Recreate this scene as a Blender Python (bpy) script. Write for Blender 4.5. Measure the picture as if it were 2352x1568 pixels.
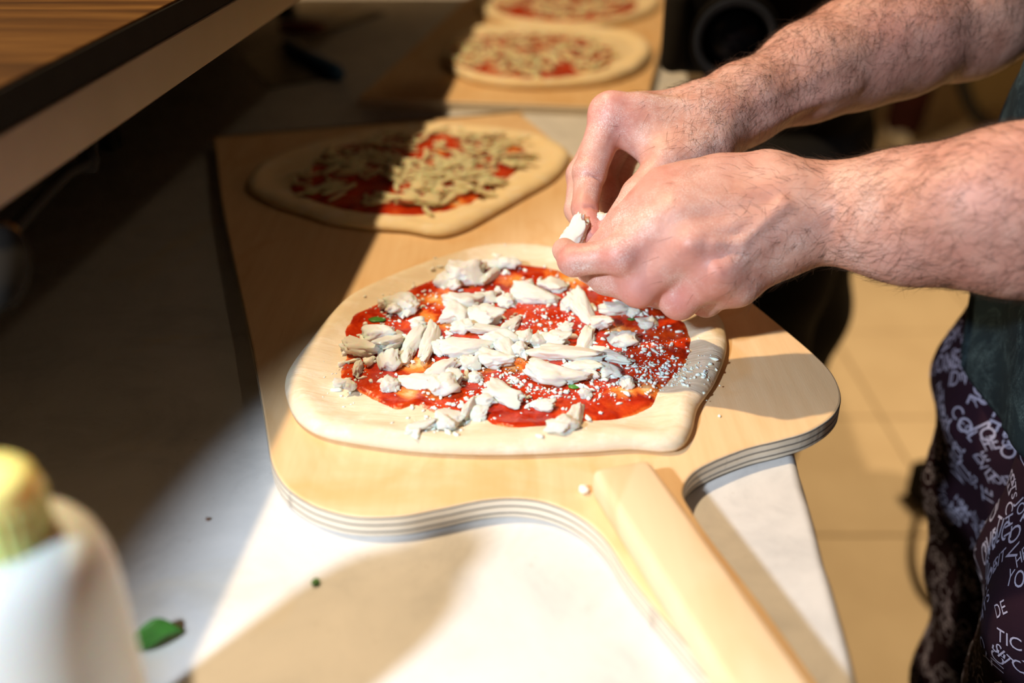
import bpy, bmesh, math, random
import numpy as np
from mathutils import Vector, Matrix, noise
from mathutils.bvhtree import BVHTree

random.seed(7); rng = np.random.default_rng(7)
for o in list(bpy.data.objects): bpy.data.objects.remove(o)
SC = bpy.context.scene
COL = SC.collection

# ------------------------------------------------------------------ camera, world, lights, exposure
PITCH = math.radians(28.18); CT, ST = math.cos(PITCH), math.sin(PITCH)
CAMZ = 1.25; TZ = 0.90                      # eye height, table top height
cam = bpy.data.cameras.new('camera'); camo = bpy.data.objects.new('view_camera', cam); COL.objects.link(camo)
camo.location = (0, 0, CAMZ); camo.rotation_euler = (math.pi/2 - PITCH, 0, 0)
cam.sensor_width = 36; cam.lens = 36; cam.clip_start = 0.02; cam.clip_end = 60
cam.dof.use_dof = True; cam.dof.focus_distance = 0.665; cam.dof.aperture_fstop = 2.9
SC.camera = camo
w = bpy.data.worlds.new('world'); SC.world = w; w.use_nodes = True
w.node_tree.nodes['Background'].inputs[0].default_value = (1.0, 0.74, 0.50, 1)
w.node_tree.nodes['Background'].inputs[1].default_value = 0.011
SC.view_settings.view_transform = 'Standard'; SC.view_settings.look = 'None'
SC.view_settings.exposure = 0.0; SC.view_settings.gamma = 1.0; SC.view_settings.use_curve_mapping = False

def lamp(name, kind, loc, power, col, size, target=None, angle=None, blend=0.15):
    l = bpy.data.lights.new(name, kind); l.energy = power; l.color = col; l.shadow_soft_size = size
    o = bpy.data.objects.new(name, l); COL.objects.link(o); o.location = loc
    if target is not None:
        o.rotation_euler = (Vector(target) - Vector(loc)).to_track_quat('-Z', 'Y').to_euler()
    if kind == 'SPOT':
        l.spot_size = math.radians(angle); l.spot_blend = blend
    return o
lamp('warm_ceiling_spot', 'POINT', (-0.768, 0.95, 2.75), 168, (1.0, 0.715, 0.41), 0.026)
lamp('cool_side_spot', 'SPOT', (-0.66, -0.36, 1.66), 87, (0.80, 0.89, 1.0), 0.035, (0.205, 0.545, 0.90), 25.6, 0.06)
lamp('warm_floor_fill', 'SPOT', (1.50, 2.0, 2.80), 235, (1.0, 0.70, 0.38), 0.25, (1.50, 2.0, 0.0), 62, 0.25)  # added fill lamp to brighten the floor, cone kept clear of the table
lamp('dim_warm_lamp', 'POINT', (1.25, 1.2, 2.7), 7, (1.0, 0.72, 0.42), 0.05)

# ------------------------------------------------------------------ pixel helpers (author-time: put real points where they stand)
def ray(px, py):
    a = (px - 1176)/2352.0; b = (py - 784)/2352.0
    return Vector((a, CT - b*ST, -(ST + b*CT)))
def W(px, py, Z): return Vector((0, 0, CAMZ)) + ray(px, py)*Z           # at depth Z
def G(px, py, z):                                                       # on the horizontal plane z
    r = ray(px, py); return Vector((0, 0, CAMZ)) + r*((z - CAMZ)/r.z)

# ------------------------------------------------------------------ object helpers
def tag(o, label=None, cat=None, group=None, kind=None):
    if label: o['label'] = label
    if cat: o['category'] = cat
    if group: o['group'] = group
    if kind: o['kind'] = kind
    return o
def empty(name, loc, label=None, cat=None, group=None, rz=0):
    o = bpy.data.objects.new(name, None); COL.objects.link(o); o.location = loc; o.rotation_euler.z = rz
    o.empty_display_size = 0.05
    return tag(o, label, cat, group)
def link(name, me, m=None, parent=None, smooth=True):
    o = bpy.data.objects.new(name, me); COL.objects.link(o)
    if m is not None and not me.materials: me.materials.append(m)
    if smooth and len(me.polygons): me.polygons.foreach_set('use_smooth', [True]*len(me.polygons))
    if parent is not None:
        o.parent = parent
        o.matrix_parent_inverse = Matrix.Translation(-parent.location) if parent.rotation_euler.z == 0 else (Matrix.Translation(parent.location) @ parent.rotation_euler.to_matrix().to_4x4()).inverted()
    return o
def mesh_np(name, V, Fq):
    me = bpy.data.meshes.new(name)
    V = np.asarray(V, np.float32); Fq = np.asarray(Fq, np.int32); n = Fq.shape[1]
    me.vertices.add(len(V)); me.vertices.foreach_set('co', V.ravel())
    me.loops.add(Fq.size); me.loops.foreach_set('vertex_index', Fq.ravel())
    me.polygons.add(len(Fq)); me.polygons.foreach_set('loop_start', np.arange(0, Fq.size, n, dtype=np.int32))
    me.update(calc_edges=True); me.validate(); return me
def mesh_py(name, V, F):
    me = bpy.data.meshes.new(name); me.from_pydata([tuple(v) for v in V], [], F); me.update(); return me
def bm_mesh(name, bm):
    bmesh.ops.recalc_face_normals(bm, faces=bm.faces); me = bpy.data.meshes.new(name); bm.to_mesh(me); bm.free(); return me
def attr(me, name, vals):
    a = me.attributes.new(name, 'FLOAT', 'POINT'); a.data.foreach_set('value', np.asarray(vals, np.float32))

def box_bm(bm, lo, hi, M=None, bev=0.0, seg=2):
    r = bmesh.ops.create_cube(bm, size=1.0)
    vs = r['verts']
    for v in vs:
        v.co = Vector((lo[i] + (v.co[i] + 0.5)*(hi[i] - lo[i]) for i in range(3)))
    if bev > 0:
        es = list({e for v in vs for e in v.link_edges})
        rb = bmesh.ops.bevel(bm, geom=es, offset=bev, segments=seg, affect='EDGES', profile=0.5)
        vs = list({v for f in rb['faces'] for v in f.verts} | {v for v in vs if v.is_valid})
    if M is not None:
        for v in vs: v.co = M @ v.co
    return bm
def tube(pts, radii, n=10, cap=True):
    pts = [Vector(p) for p in pts]
    if not hasattr(radii, '__len__'): radii = [radii]*len(pts)
    V, F = [], []; up = None
    for i, p in enumerate(pts):
        t = (pts[min(i+1, len(pts)-1)] - pts[max(i-1, 0)]).normalized()
        if up is None: up = t.orthogonal().normalized()
        up = (up - t*up.dot(t)).normalized(); s = t.cross(up)
        for k in range(n):
            a = 2*math.pi*k/n; V.append(p + (up*math.cos(a) + s*math.sin(a))*radii[i])
    for i in range(len(pts)-1):
        for k in range(n):
            F.append((i*n+k, i*n+(k+1) % n, (i+1)*n+(k+1) % n, (i+1)*n+k))
    if cap:
        F.append(tuple(range(n))[::-1]); F.append(tuple(range((len(pts)-1)*n, len(pts)*n)))
    return V, F
def lathe(prof, n=48, c=(0, 0, 0), cap=True):
    V, F = [], []
    for r, z in prof:
        for k in range(n):
            a = 2*math.pi*k/n; V.append((c[0] + r*math.cos(a), c[1] + r*math.sin(a), c[2] + z))
    for i in range(len(prof)-1):
        for k in range(n):
            F.append((i*n+k, i*n+(k+1) % n, (i+1)*n+(k+1) % n, (i+1)*n+k))
    if cap and prof[0][0] > 1e-4: F.append(tuple(range(n))[::-1])
    if cap and prof[-1][0] > 1e-4: F.append(tuple(range((len(prof)-1)*n, len(prof)*n)))
    return V, F
def spline(pts, per=12, closed=False):
    P = [Vector(p) for p in pts]; n = len(P); out = []
    rngi = range(n if closed else n-1)
    for i in rngi:
        if closed: a, b, c, d = P[(i-1) % n], P[i], P[(i+1) % n], P[(i+2) % n]
        else: a, b, c, d = P[max(i-1, 0)], P[i], P[i+1], P[min(i+2, n-1)]
        for k in range(per):
            t = k/per
            out.append(0.5*((2*b) + (c-a)*t + (2*a-5*b+4*c-d)*t*t + (3*b-a-3*c+d)*t**3))
    if not closed: out.append(P[-1])
    return out

# ------------------------------------------------------------------ materials
class NT:
    def __init__(s, name):
        s.m = bpy.data.materials.new(name); s.m.use_nodes = True; s.t = s.m.node_tree; s.b = s.t.nodes['Principled BSDF']
        s.tc = s.t.nodes.new('ShaderNodeTexCoord')
    def n(s, typ, **kw):
        nd = s.t.nodes.new(typ)
        for k, v in kw.items(): setattr(nd, k, v)
        return nd
    def l(s, a, b): s.t.links.new(a, b)
    def noise(s, scale, detail=4, rough=0.55, vec=None, stretch=None, dist=0.0):
        nd = s.n('ShaderNodeTexNoise'); nd.inputs['Scale'].default_value = scale; nd.inputs['Detail'].default_value = detail
        nd.inputs['Roughness'].default_value = rough; nd.inputs['Distortion'].default_value = dist
        src = vec or s.tc.outputs['Object']
        if stretch:
            mp = s.n('ShaderNodeMapping'); mp.inputs['Scale'].default_value = stretch[:3]
            if len(stretch) > 3: mp.inputs['Rotation'].default_value = (0, 0, stretch[3])
            s.l(src, mp.inputs[0]); src = mp.outputs[0]
        s.l(src, nd.inputs['Vector']); return nd.outputs['Fac']
    def ramp(s, fac, stops):
        r = s.n('ShaderNodeValToRGB'); cr = r.color_ramp
        while len(cr.elements) > 1: cr.elements.remove(cr.elements[-1])
        for i, (p, c) in enumerate(stops):
            e = cr.elements[0] if i == 0 else cr.elements.new(p)
            e.position = p; e.color = (c[0], c[1], c[2], 1) if hasattr(c, '__len__') else (c, c, c, 1)
        s.l(fac, r.inputs[0]); return r.outputs[0]
    def mix(s, fac, a, b):
        m = s.n('ShaderNodeMix', data_type='RGBA')
        for sock, v in ((m.inputs[0], fac), (m.inputs[6], a), (m.inputs[7], b)):
            if hasattr(v, 'is_linked') or hasattr(v, 'links'): s.l(v, sock)
            elif hasattr(v, '__len__'): sock.default_value = (v[0], v[1], v[2], 1)
            else: sock.default_value = v
        return m.outputs[2]
    def math(s, op, a, b=0.5):
        m = s.n('ShaderNodeMath', operation=op)
        for sock, v in ((m.inputs[0], a), (m.inputs[1], b)):
            if hasattr(v, 'links'): s.l(v, sock)
            else: sock.default_value = v
        return m.outputs[0]
    def attr(s, name):
        a = s.n('ShaderNodeAttribute'); a.attribute_name = name; return a.outputs['Fac']
    def bump(s, h, strength=0.3, dist=0.001, prev=None):
        b = s.n('ShaderNodeBump'); b.inputs['Strength'].default_value = strength; b.inputs['Distance'].default_value = dist
        s.l(h, b.inputs['Height'])
        if prev is not None: s.l(prev, b.inputs['Normal'])
        return b.outputs[0]
    def out(s, col=None, rough=None, normal=None, **kw):
        for sock, v in (('Base Color', col), ('Roughness', rough), ('Normal', normal)):
            if v is None: continue
            if hasattr(v, 'links'): s.l(v, s.b.inputs[sock])
            elif hasattr(v, '__len__'): s.b.inputs[sock].default_value = (v[0], v[1], v[2], 1)
            else: s.b.inputs[sock].default_value = v
        for k, v in kw.items():
            s.b.inputs[k.replace('_', ' ')].default_value = v
        return s.m
def plain(name, c, rough=0.5, var=0.12, scale=60, bump=0.15, **kw):
    t = NT(name); f = t.noise(scale, 5)
    c2 = tuple(x*(1-var) for x in c); c1 = tuple(min(1, x*(1+var)) for x in c)
    return t.out(t.ramp(f, [(0.3, c2), (0.7, c1)]), rough, t.bump(f, bump, 0.0006), **kw)

def m_marble():
    t = NT('marble'); a = t.noise(16, 9, 0.68, dist=0.6); b = t.noise(160, 4); c = t.noise(3.2, 5, 0.6)
    col = t.ramp(a, [(0.25, (0.52, 0.525, 0.53)), (0.5, (0.68, 0.68, 0.675)), (0.75, (0.76, 0.755, 0.745))])
    stain = t.ramp(t.noise(5.5, 6, 0.65, dist=0.8), [(0.57, 0), (0.70, 0.5)])
    col = t.mix(stain, col, (0.78, 0.66, 0.42))
    sp = t.ramp(t.noise(260, 3), [(0.66, 0), (0.74, 0.45)])
    col = t.mix(sp, col, (0.45, 0.41, 0.36))
    n = t.bump(b, 0.12, 0.0008); n = t.bump(c, 0.2, 0.003, n)
    return t.out(col, t.ramp(c, [(0.3, 0.38), (0.7, 0.55)]), n)
def m_ply(name, rot, pale=0.0):
    t = NT(name)
    g = t.noise(10, 7, 0.62, stretch=(14, 1.0, 1, rot)); g2 = t.noise(5.5, 3, 0.5, stretch=(2.2, 0.9, 1, rot), dist=1.6); f = t.noise(300, 3, 0.6, stretch=(6, 0.35, 1, rot))
    col = t.ramp(g, [(0.3, (0.74, 0.475, 0.225)), (0.55, (0.80, 0.545, 0.285)), (0.75, (0.83, 0.60, 0.34))])
    if pale: col = t.mix(pale, col, (0.84, 0.68, 0.49))
    w = t.ramp(g2, [(0.54, 0), (0.62, 0.32), (0.70, 0.05)])
    col = t.mix(w, col, (0.66, 0.37, 0.13))
    sp = t.ramp(t.noise(6.5, 5, 0.6, dist=1.2), [(0.56, 0), (0.66, 0.6)])
    col = t.mix(t.math('MULTIPLY', sp, 1.0 - pale), col, (0.74, 0.42, 0.15))
    return t.out(col, 0.52, t.bump(f, 0.14, 0.0006))
def m_plyedge():
    t = NT('plywood_edge'); sep = t.n('ShaderNodeSeparateXYZ'); t.l(t.tc.outputs['Object'], sep.inputs[0])
    wob = t.noise(28, 4); z = t.math('ADD', sep.outputs[2], t.math('MULTIPLY', t.math('SUBTRACT', wob, 0.5), 0.0016))
    zz = t.math('DIVIDE', t.math('SUBTRACT', z, TZ), 0.0145)
    lt = (0.84, 0.73, 0.57); gy = (0.74, 0.66, 0.55); dk = (0.055, 0.045, 0.04)
    col = t.ramp(zz, [(0.0, gy), (0.25, lt), (0.28, dk), (0.315, dk), (0.34, gy), (0.50, lt), (0.565, lt), (0.595, dk), (0.63, dk), (0.655, gy), (0.75, lt), (0.875, lt), (0.905, dk), (0.93, dk), (0.955, lt)])
    cr = t.ramp(t.noise(60, 5, 0.6, stretch=(1, 1, 0.25)), [(0.62, 0), (0.70, 0.7)])
    col = t.mix(cr, col, (0.30, 0.25, 0.21))
    return t.out(col, 0.7, t.bump(t.noise(240, 4, stretch=(1, 1, 0.2)), 0.4, 0.0008))
def m_dough(name, c1, c2):
    t = NT(name); a = t.noise(22, 6, 0.6, stretch=(1, 3.0, 1, -0.3)); b = t.noise(260, 4)
    wr = t.noise(34, 5, 0.6, stretch=(1, 4.5, 1, -0.28), dist=0.8)
    col = t.ramp(a, [(0.3, c2), (0.65, c1)])
    fl = t.ramp(t.noise(70, 6, 0.7), [(0.50, 0), (0.66, 0.5)])
    col = t.mix(fl, col, (0.90, 0.84, 0.74))
    return t.out(col, 0.72, t.bump(wr, 0.55, 0.0022, t.bump(b, 0.18, 0.0006)), Subsurface_Weight=0.12, Subsurface_Scale=0.004)
def m_sauce():
    t = NT('tomato_sauce'); th = t.attr('thin'); a = t.noise(55, 6, 0.65, dist=0.6); b = t.noise(180, 5); c = t.noise(620, 2)
    red = t.ramp(a, [(0.28, (0.24, 0.007, 0.002)), (0.48, (0.48, 0.026, 0.003)), (0.72, (0.68, 0.085, 0.008))])
    e = t.math('ADD', th, t.math('MULTIPLY', t.math('SUBTRACT', a, 0.46), 1.7))
    col = t.mix(t.ramp(e, [(0.30, 0), (0.75, 1)]), red, (0.86, 0.27, 0.045))
    col = t.mix(t.ramp(e, [(0.80, 0), (1.15, 0.8)]), col, (0.86, 0.60, 0.30))
    hb = t.ramp(t.noise(38, 3, 0.6), [(0.73, 0), (0.76, 0.8)])
    col = t.mix(hb, col, (0.10, 0.085, 0.012))
    return t.out(col, t.ramp(a, [(0.3, 0.16), (0.7, 0.30)]), t.bump(c, 0.16, 0.0005, t.bump(b, 0.5, 0.0020)), Specular_IOR_Level=0.40, Coat_Weight=0.03, Coat_Roughness=0.08)
def m_cheese(name, c, c2):
    t = NT(name); a = t.noise(120, 5, 0.65); b = t.noise(420, 4, 0.6)
    return t.out(t.ramp(a, [(0.3, c2), (0.6, c)]), 0.55, t.bump(b, 0.45, 0.0009, t.bump(a, 0.45, 0.002)), Subsurface_Weight=0.55, Subsurface_Scale=0.006)
def m_skin():
    t = NT('skin'); red = t.attr('red'); fl = t.attr('flour')
    a = t.noise(46, 6, 0.62, dist=0.5); b = t.noise(14, 4, 0.6); fine = t.noise(900, 3, 0.6)
    col = t.ramp(a, [(0.28, (0.44, 0.21, 0.155)), (0.52, (0.57, 0.305, 0.235)), (0.75, (0.65, 0.39, 0.315))])
    col = t.mix(t.ramp(b, [(0.45, 0), (0.72, 0.55)]), col, (0.56, 0.255, 0.215))
    col = t.mix(t.math('MULTIPLY', red, 0.55), col, (0.60, 0.20, 0.19))
    d = t.math('MULTIPLY', fl, t.math('MULTIPLY', t.ramp(t.noise(30, 5, 0.65), [(0.42, 0), (0.66, 1)]), t.ramp(t.noise(1100, 2, 0.6), [(0.42, 0.15), (0.66, 1)])))
    col = t.mix(t.math('MULTIPLY', d, 0.85), col, (0.84, 0.79, 0.76))
    v = t.n('ShaderNodeTexVoronoi'); v.feature = 'DISTANCE_TO_EDGE'; v.inputs['Scale'].default_value = 420; t.l(t.tc.outputs['Object'], v.inputs['Vector'])
    n = t.bump(v.outputs[0], 0.10, 0.0006); n = t.bump(fine, 0.10, 0.0005, n); n = t.bump(a, 0.35, 0.0024, n)
    return t.out(col, t.ramp(a, [(0.3, 0.42), (0.7, 0.56)]), n, Subsurface_Weight=0.14, Subsurface_Scale=0.006, Specular_IOR_Level=0.42)
def m_cloth(name, c, c2, dust=None, rough=0.9):
    t = NT(name); a = t.noise(18, 5, 0.6); wv = t.noise(700, 3, 0.7)
    col = t.ramp(a, [(0.3, c2), (0.7, c)])
    if dust is not None:
        d = t.math('MULTIPLY', t.ramp(t.noise(26, 6, 0.7, dist=0.6), [(0.46, 0), (0.72, 1)]), t.ramp(t.noise(850, 3, 0.7), [(0.42, 0.1), (0.68, 1)]))
        col = t.mix(d, col, dust)
    return t.out(col, rough, t.bump(wv, 0.35, 0.0008), Specular_IOR_Level=0.15)
def m_tile():
    t = NT('floor_tile'); oi = t.n('ShaderNodeObjectInfo'); a = t.noise(5, 6, 0.6); b = t.noise(60, 4)
    col = t.ramp(a, [(0.3, (0.64, 0.515, 0.345)), (0.7, (0.74, 0.615, 0.425))])
    col = t.mix(t.math('MULTIPLY', oi.outputs['Random'], 0.18), col, (0.56, 0.44, 0.29))
    return t.out(col, 0.55, t.bump(b, 0.1, 0.001))
def m_steel():
    t = NT('brushed_steel'); a = t.noise(6, 4, 0.6); b = t.noise(160, 4, 0.6, stretch=(1, 0.15, 1))
    return t.out(t.ramp(a, [(0.3, (0.17, 0.15, 0.14)), (0.7, (0.26, 0.235, 0.22))]), t.ramp(a, [(0.3, 0.36), (0.7, 0.48)]), t.bump(b, 0.10, 0.0004), Metallic=0.9)
def m_darkwood():
    t = NT('varnished_wood'); a = t.noise(7, 6, 0.6, stretch=(0.7, 9, 1, 0.25)); b = t.noise(3.5, 4)
    col = t.ramp(a, [(0.3, (0.035, 0.013, 0.004)), (0.5, (0.105, 0.048, 0.013)), (0.72, (0.21, 0.112, 0.034))])
    return t.out(col, 0.5, t.bump(a, 0.08, 0.001), Specular_IOR_Level=0.15)
def m_plastic(name, c, sss=0.4, rough=0.35):
    t = NT(name); a = t.noise(14, 4)
    return t.out(t.ramp(a, [(0.3, tuple(x*0.95 for x in c)), (0.7, c)]), rough, t.bump(a, 0.05, 0.001), Subsurface_Weight=sss, Subsurface_Scale=0.02)

MARBLE = m_marble(); EDGE = m_plyedge()
PEEL_TOP = m_ply('birch_plywood', 0.30, 0.22); PEEL2_TOP = m_ply('birch_plywood_far', -0.2); BARWOOD = m_ply('birch_bar', 0.27, 0.65)
DOUGH1 = m_dough('raw_dough', (0.79, 0.69, 0.52), (0.74, 0.61, 0.43)); DOUGH2 = m_dough('raw_dough_yellow', (0.88, 0.73, 0.46), (0.83, 0.66, 0.38))
SAUCE = m_sauce(); CHEESE = m_cheese('white_cheese', (0.95, 0.93, 0.87), (0.92, 0.885, 0.78)); MOZZ = m_cheese('mozzarella', (0.94, 0.83, 0.54), (0.90, 0.75, 0.43))
SKIN = m_skin(); TILE = m_tile(); STEEL = m_steel(); DWOOD = m_darkwood()
BLACK = plain('black_rubber', (0.010, 0.009, 0.008), 0.9, Specular_IOR_Level=0.12); BLACKM = plain('black_metal', (0.02, 0.02, 0.022), 0.35)
HAIR = plain('body_hair', (0.045, 0.022, 0.012), 0.5, bump=0)

# ------------------------------------------------------------------ implicit-surface modeller (smooth unions of tapered capsules)
class Field:
    def __init__(s, lo, hi, h):
        s.lo = np.array(lo, float); s.h = h; n = np.ceil((np.array(hi) - s.lo)/h).astype(int) + 1
        s.F = np.full(n, 0.5, np.float32); s.ax = [s.lo[i] + h*np.arange(n[i]) for i in range(3)]
    def _sub(s, lo, hi):
        sl = []
        for i in range(3):
            a = max(0, int(math.floor((lo[i]-s.lo[i])/s.h))); b = min(s.F.shape[i], int(math.ceil((hi[i]-s.lo[i])/s.h))+1)
            if b <= a: return None
            sl.append(slice(a, b))
        P = np.meshgrid(*[s.ax[i][sl[i]] for i in range(3)], indexing='ij', sparse=True)
        return tuple(sl), P
    def _put(s, sl, d, k, op='u'):
        A = s.F[sl]; d = d.astype(np.float32)
        if op == 'u':
            hh = np.maximum(k - np.abs(A-d), 0)/k; s.F[sl] = np.minimum(A, d) - hh*hh*k*0.25
        else:
            d = -d; hh = np.maximum(k - np.abs(A-d), 0)/k; s.F[sl] = np.maximum(A, d) + hh*hh*k*0.25
    def cone(s, a, b, ra, rb, k=0.006, flat=None, f=1.0, op='u'):
        a = np.array(a, float); b = np.array(b, float); R = max(ra, rb)/min(f, 1.0) + k + 4*s.h
        q = s._sub(np.minimum(a, b) - R, np.maximum(a, b) + R)
        if q is None: return
        sl, P = q; ab = b - a; L2 = max(ab.dot(ab), 1e-12)
        x, y, z = P[0]-a[0], P[1]-a[1], P[2]-a[2]
        t = np.clip((x*ab[0] + y*ab[1] + z*ab[2])/L2, 0, 1)
        dx, dy, dz = x - t*ab[0], y - t*ab[1], z - t*ab[2]
        d2 = dx*dx + dy*dy + dz*dz
        if flat is not None:
            n = np.array(flat, float); n /= np.linalg.norm(n); dn = dx*n[0] + dy*n[1] + dz*n[2]
            d2 = d2 + dn*dn*(1/(f*f) - 1)
        s._put(sl, np.sqrt(d2) - (ra + (rb-ra)*t), k, op)
    def chain(s, pts, rad, k=0.006, flat=None, f=1.0):
        for i in range(len(pts)-1): s.cone(pts[i], pts[i+1], rad[i], rad[i+1], k, flat, f)
    def ell(s, c, r, k=0.006, op='u', M=None):
        c = np.array(c, float); r = np.array(r, float); R = max(r) + k + 4*s.h
        q = s._sub(c - R, c + R)
        if q is None: return
        sl, P = q; x, y, z = P[0]-c[0], P[1]-c[1], P[2]-c[2]
        if M is not None:
            x, y, z = [M[i][0]*x + M[i][1]*y + M[i][2]*z for i in range(3)]
        k0 = np.sqrt((x/r[0])**2 + (y/r[1])**2 + (z/r[2])**2); k1 = np.sqrt((x/r[0]**2)**2 + (y/r[1]**2)**2 + (z/r[2]**2)**2) + 1e-9
        s._put(sl, k0*(k0-1)/k1, k, op)
    def grid(s): return np.meshgrid(*s.ax, indexing='ij', sparse=True)
    def mesh(s):
        F = s.F; S = F < 0; n = F.shape
        c = np.zeros(tuple(x-1 for x in n), np.int8)
        offs = [(i, j, k) for i in (0, 1) for j in (0, 1) for k in (0, 1)]
        for o in offs: c += S[o[0]:n[0]-1+o[0], o[1]:n[1]-1+o[1], o[2]:n[2]-1+o[2]]
        act = (c > 0) & (c < 8); idx = np.full(act.shape, -1, np.int32); ci = np.argwhere(act); idx[act] = np.arange(len(ci))
        acc = np.zeros((len(ci), 3)); cnt = np.zeros(len(ci))
        for o in offs:
            for a in range(3):
                if o[a]: continue
                p = list(o); p[a] = 1
                fa = F[ci[:, 0]+o[0], ci[:, 1]+o[1], ci[:, 2]+o[2]]; fb = F[ci[:, 0]+p[0], ci[:, 1]+p[1], ci[:, 2]+p[2]]
                m = (fa < 0) != (fb < 0); t = np.where(m, fa/np.where(m, fa-fb, 1), 0)
                q = np.array(o, float)[None, :].repeat(len(ci), 0); q[:, a] += t
                acc[m] += q[m]; cnt[m] += 1
        V = s.lo + s.h*(ci + acc/cnt[:, None])
        faces = []
        for a in range(3):
            b, d = (a+1) % 3, (a+2) % 3
            s0 = [slice(1, n[i]-1) for i in range(3)]; s0[a] = slice(0, n[a]-1); s1 = list(s0); s1[a] = slice(1, n[a])
            A = S[tuple(s0)]; B = S[tuple(s1)]; e = np.argwhere(A != B); fl = A[A != B]
            off = np.array([1, 1, 1]); off[a] = 0; e = e + off
            def cell(db, dd):
                q = e.copy(); q[:, b] += db; q[:, d] += dd; return idx[q[:, 0], q[:, 1], q[:, 2]]
            Q = np.stack([cell(-1, -1), cell(0, -1), cell(0, 0), cell(-1, 0)], 1)
            Q[~fl] = Q[~fl][:, ::-1]; faces.append(Q)
        return V, np.concatenate(faces)
def join_np(parts):
    V, F, o = [], [], 0
    for v, f in parts: V.append(v); F.append(f + o); o += len(v)
    return np.concatenate(V), np.concatenate(F)

# ================================================================== STRUCTURE
PLASTER = plain('plaster', (0.55, 0.44, 0.30), 0.85, 0.06, 8)
def slab(name, lo, hi, m, bev=0.0):
    bm = bmesh.new(); box_bm(bm, lo, hi, None, bev); o = link(name, bm_mesh(name, bm), m, smooth=False); o['kind'] = 'structure'; return o
floor = slab('floor', (-1.7, -1.6, -0.10), (3.4, 6.6, -0.004), plain('grout', (0.36, 0.28, 0.19), 0.9))
slab('wall_back', (-1.7, 6.6, -0.10), (3.4, 6.7, 2.9), PLASTER)
slab('wall_left', (-1.8, -1.6, -0.10), (-1.7, 6.7, 2.9), PLASTER)
slab('wall_right', (3.4, -1.6, -0.10), (3.5, 6.7, 2.9), PLASTER)
T = 0.42
bm = bmesh.new(); box_bm(bm, (-T/2+0.0025, -T/2+0.0025, -0.008), (T/2-0.0025, T/2-0.0025, 0.0), None, 0.0015, 1)
tile_me = bm_mesh('floor_tile', bm); tile_me.materials.append(TILE)
for i in range(-1, 8):
    for j in range(-1, 15):
        x, y = 0.21 + i*T, 0.08 + j*T
        if x > 3.15 or y > 6.35: continue
        o = bpy.data.objects.new('floor_tile', tile_me); COL.objects.link(o); o.parent = floor
        o.location = (x, y, 0.0); o.rotation_euler = (rng.normal(0, .0006), rng.normal(0, .0006), 0)

# ================================================================== MARBLE TABLE
SL = 0.083                                  # table axis: x = x0 + SL*y
def edge_x(y, x0=0.129): return x0 + SL*y
tb = empty('marble_table', (-0.2, 1.2, 0), 'long white marble worktable running away under the pizza boards', 'table')
def rounded_slab(x0, x1, y0, y1, z0, z1, r):
    """slab sheared along the table axis, its long right edge rounded with small chips"""
    n = 160; prof = [(x0, z0)] + [(x1 - r + r*math.sin(a), z0 + r - r*math.cos(a)) for a in np.linspace(0, math.pi/2, 5)] + \
        [(x1 - r + r*math.cos(a), z1 - r + r*math.sin(a)) for a in np.linspace(0, math.pi/2, 8)] + [(x0, z1)]
    V, F = [], []; m = len(prof)
    for i in range(n+1):
        y = y0 + (y1-y0)*i/n
        for x, z in prof:
            ch = 0.0
            if x > x1 - 2*r: ch = -0.0016*max(0, noise.noise(Vector((y*26, z*90, 3.1)))) - 0.004*max(0, noise.noise(Vector((y*55, z*60, 9.7))) - 0.42)
            V.append((x + ch + SL*y, y, z + (ch*0.5 if z > (z0+z1)/2 else 0)))
    for i in range(n):
        for k in range(m): F.append((i*m+k, (i+1)*m+k, (i+1)*m+(k+1) % m, i*m+(k+1) % m))
    F.append(tuple(range(m))); F.append(tuple(range(n*m, n*m+m))[::-1])
    return V, F
V, F = rounded_slab(-0.95, 0.129, -0.02, 2.55, TZ-0.034, TZ, 0.007)
link('tabletop', mesh_py('tabletop', V, F), MARBLE, tb)
bm = bmesh.new(); M = Matrix(((1, SL, 0, 0), (0, 1, 0, 0), (0, 0, 1, 0), (0, 0, 0, 1)))
box_bm(bm, (-0.93, 0.03, 0.08), (0.085, 2.50, TZ-0.034), M, 0.004, 1)
link('cabinet', bm_mesh('cabinet', bm), plain('cabinet_steel', (0.30, 0.28, 0.25), 0.4, Metallic=0.6), tb, False)
bm = bmesh.new(); box_bm(bm, (-0.90, 0.07, 0.0), (0.045, 2.46, 0.08), M)
link('plinth', bm_mesh('plinth', bm), BLACK, tb, False)

# ================================================================== COUNTER CASE ON THE LEFT (steel rail overhanging the table)
zr0, zr1, zr2 = 1.09, 1.1194, 1.1354
p0, p1 = G(0, 480, zr0), G(690, 0, zr0); sl = (p1.x-p0.x)/(p1.y-p0.y); x00 = p0.x - sl*p0.y
SH = Matrix(((1, sl, 0, 0), (0, 1, 0, 0), (0, 0, 1, 0), (0, 0, 0, 1)))
cs = empty('counter_case', (-0.6, 1.0, TZ), 'low serving case with brushed steel rail along the left of the table', 'counter')
def cpart(name, lo, hi, m, bev=0.0012):
    bm = bmesh.new(); box_bm(bm, lo, hi, SH, bev, 2); return link(name, bm_mesh(name, bm), m, cs, False)
Y0, Y1 = 0.405, 1.92
cpart('steel_rail', (x00-0.05, Y0, zr0), (x00, Y1, zr1), STEEL)
cpart('black_seal', (x00-0.06, Y0, zr1), (x00-0.001, Y1, zr2), BLACK, 0.0006)
cpart('wooden_top', (x00-0.42, Y0, zr2-0.010), (x00-0.003, Y1, zr2+0.0015), DWOOD, 0.0006)
cpart('bottom_panel', (x00-0.42, Y0, zr0-0.004), (x00-0.052, Y1, zr0+0.010), plain('dark_panel', (0.05, 0.045, 0.04), 0.6))
cpart('back_panel', (x00-0.44, Y0, TZ), (x00-0.42, Y1, zr2), BLACKM)
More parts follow.
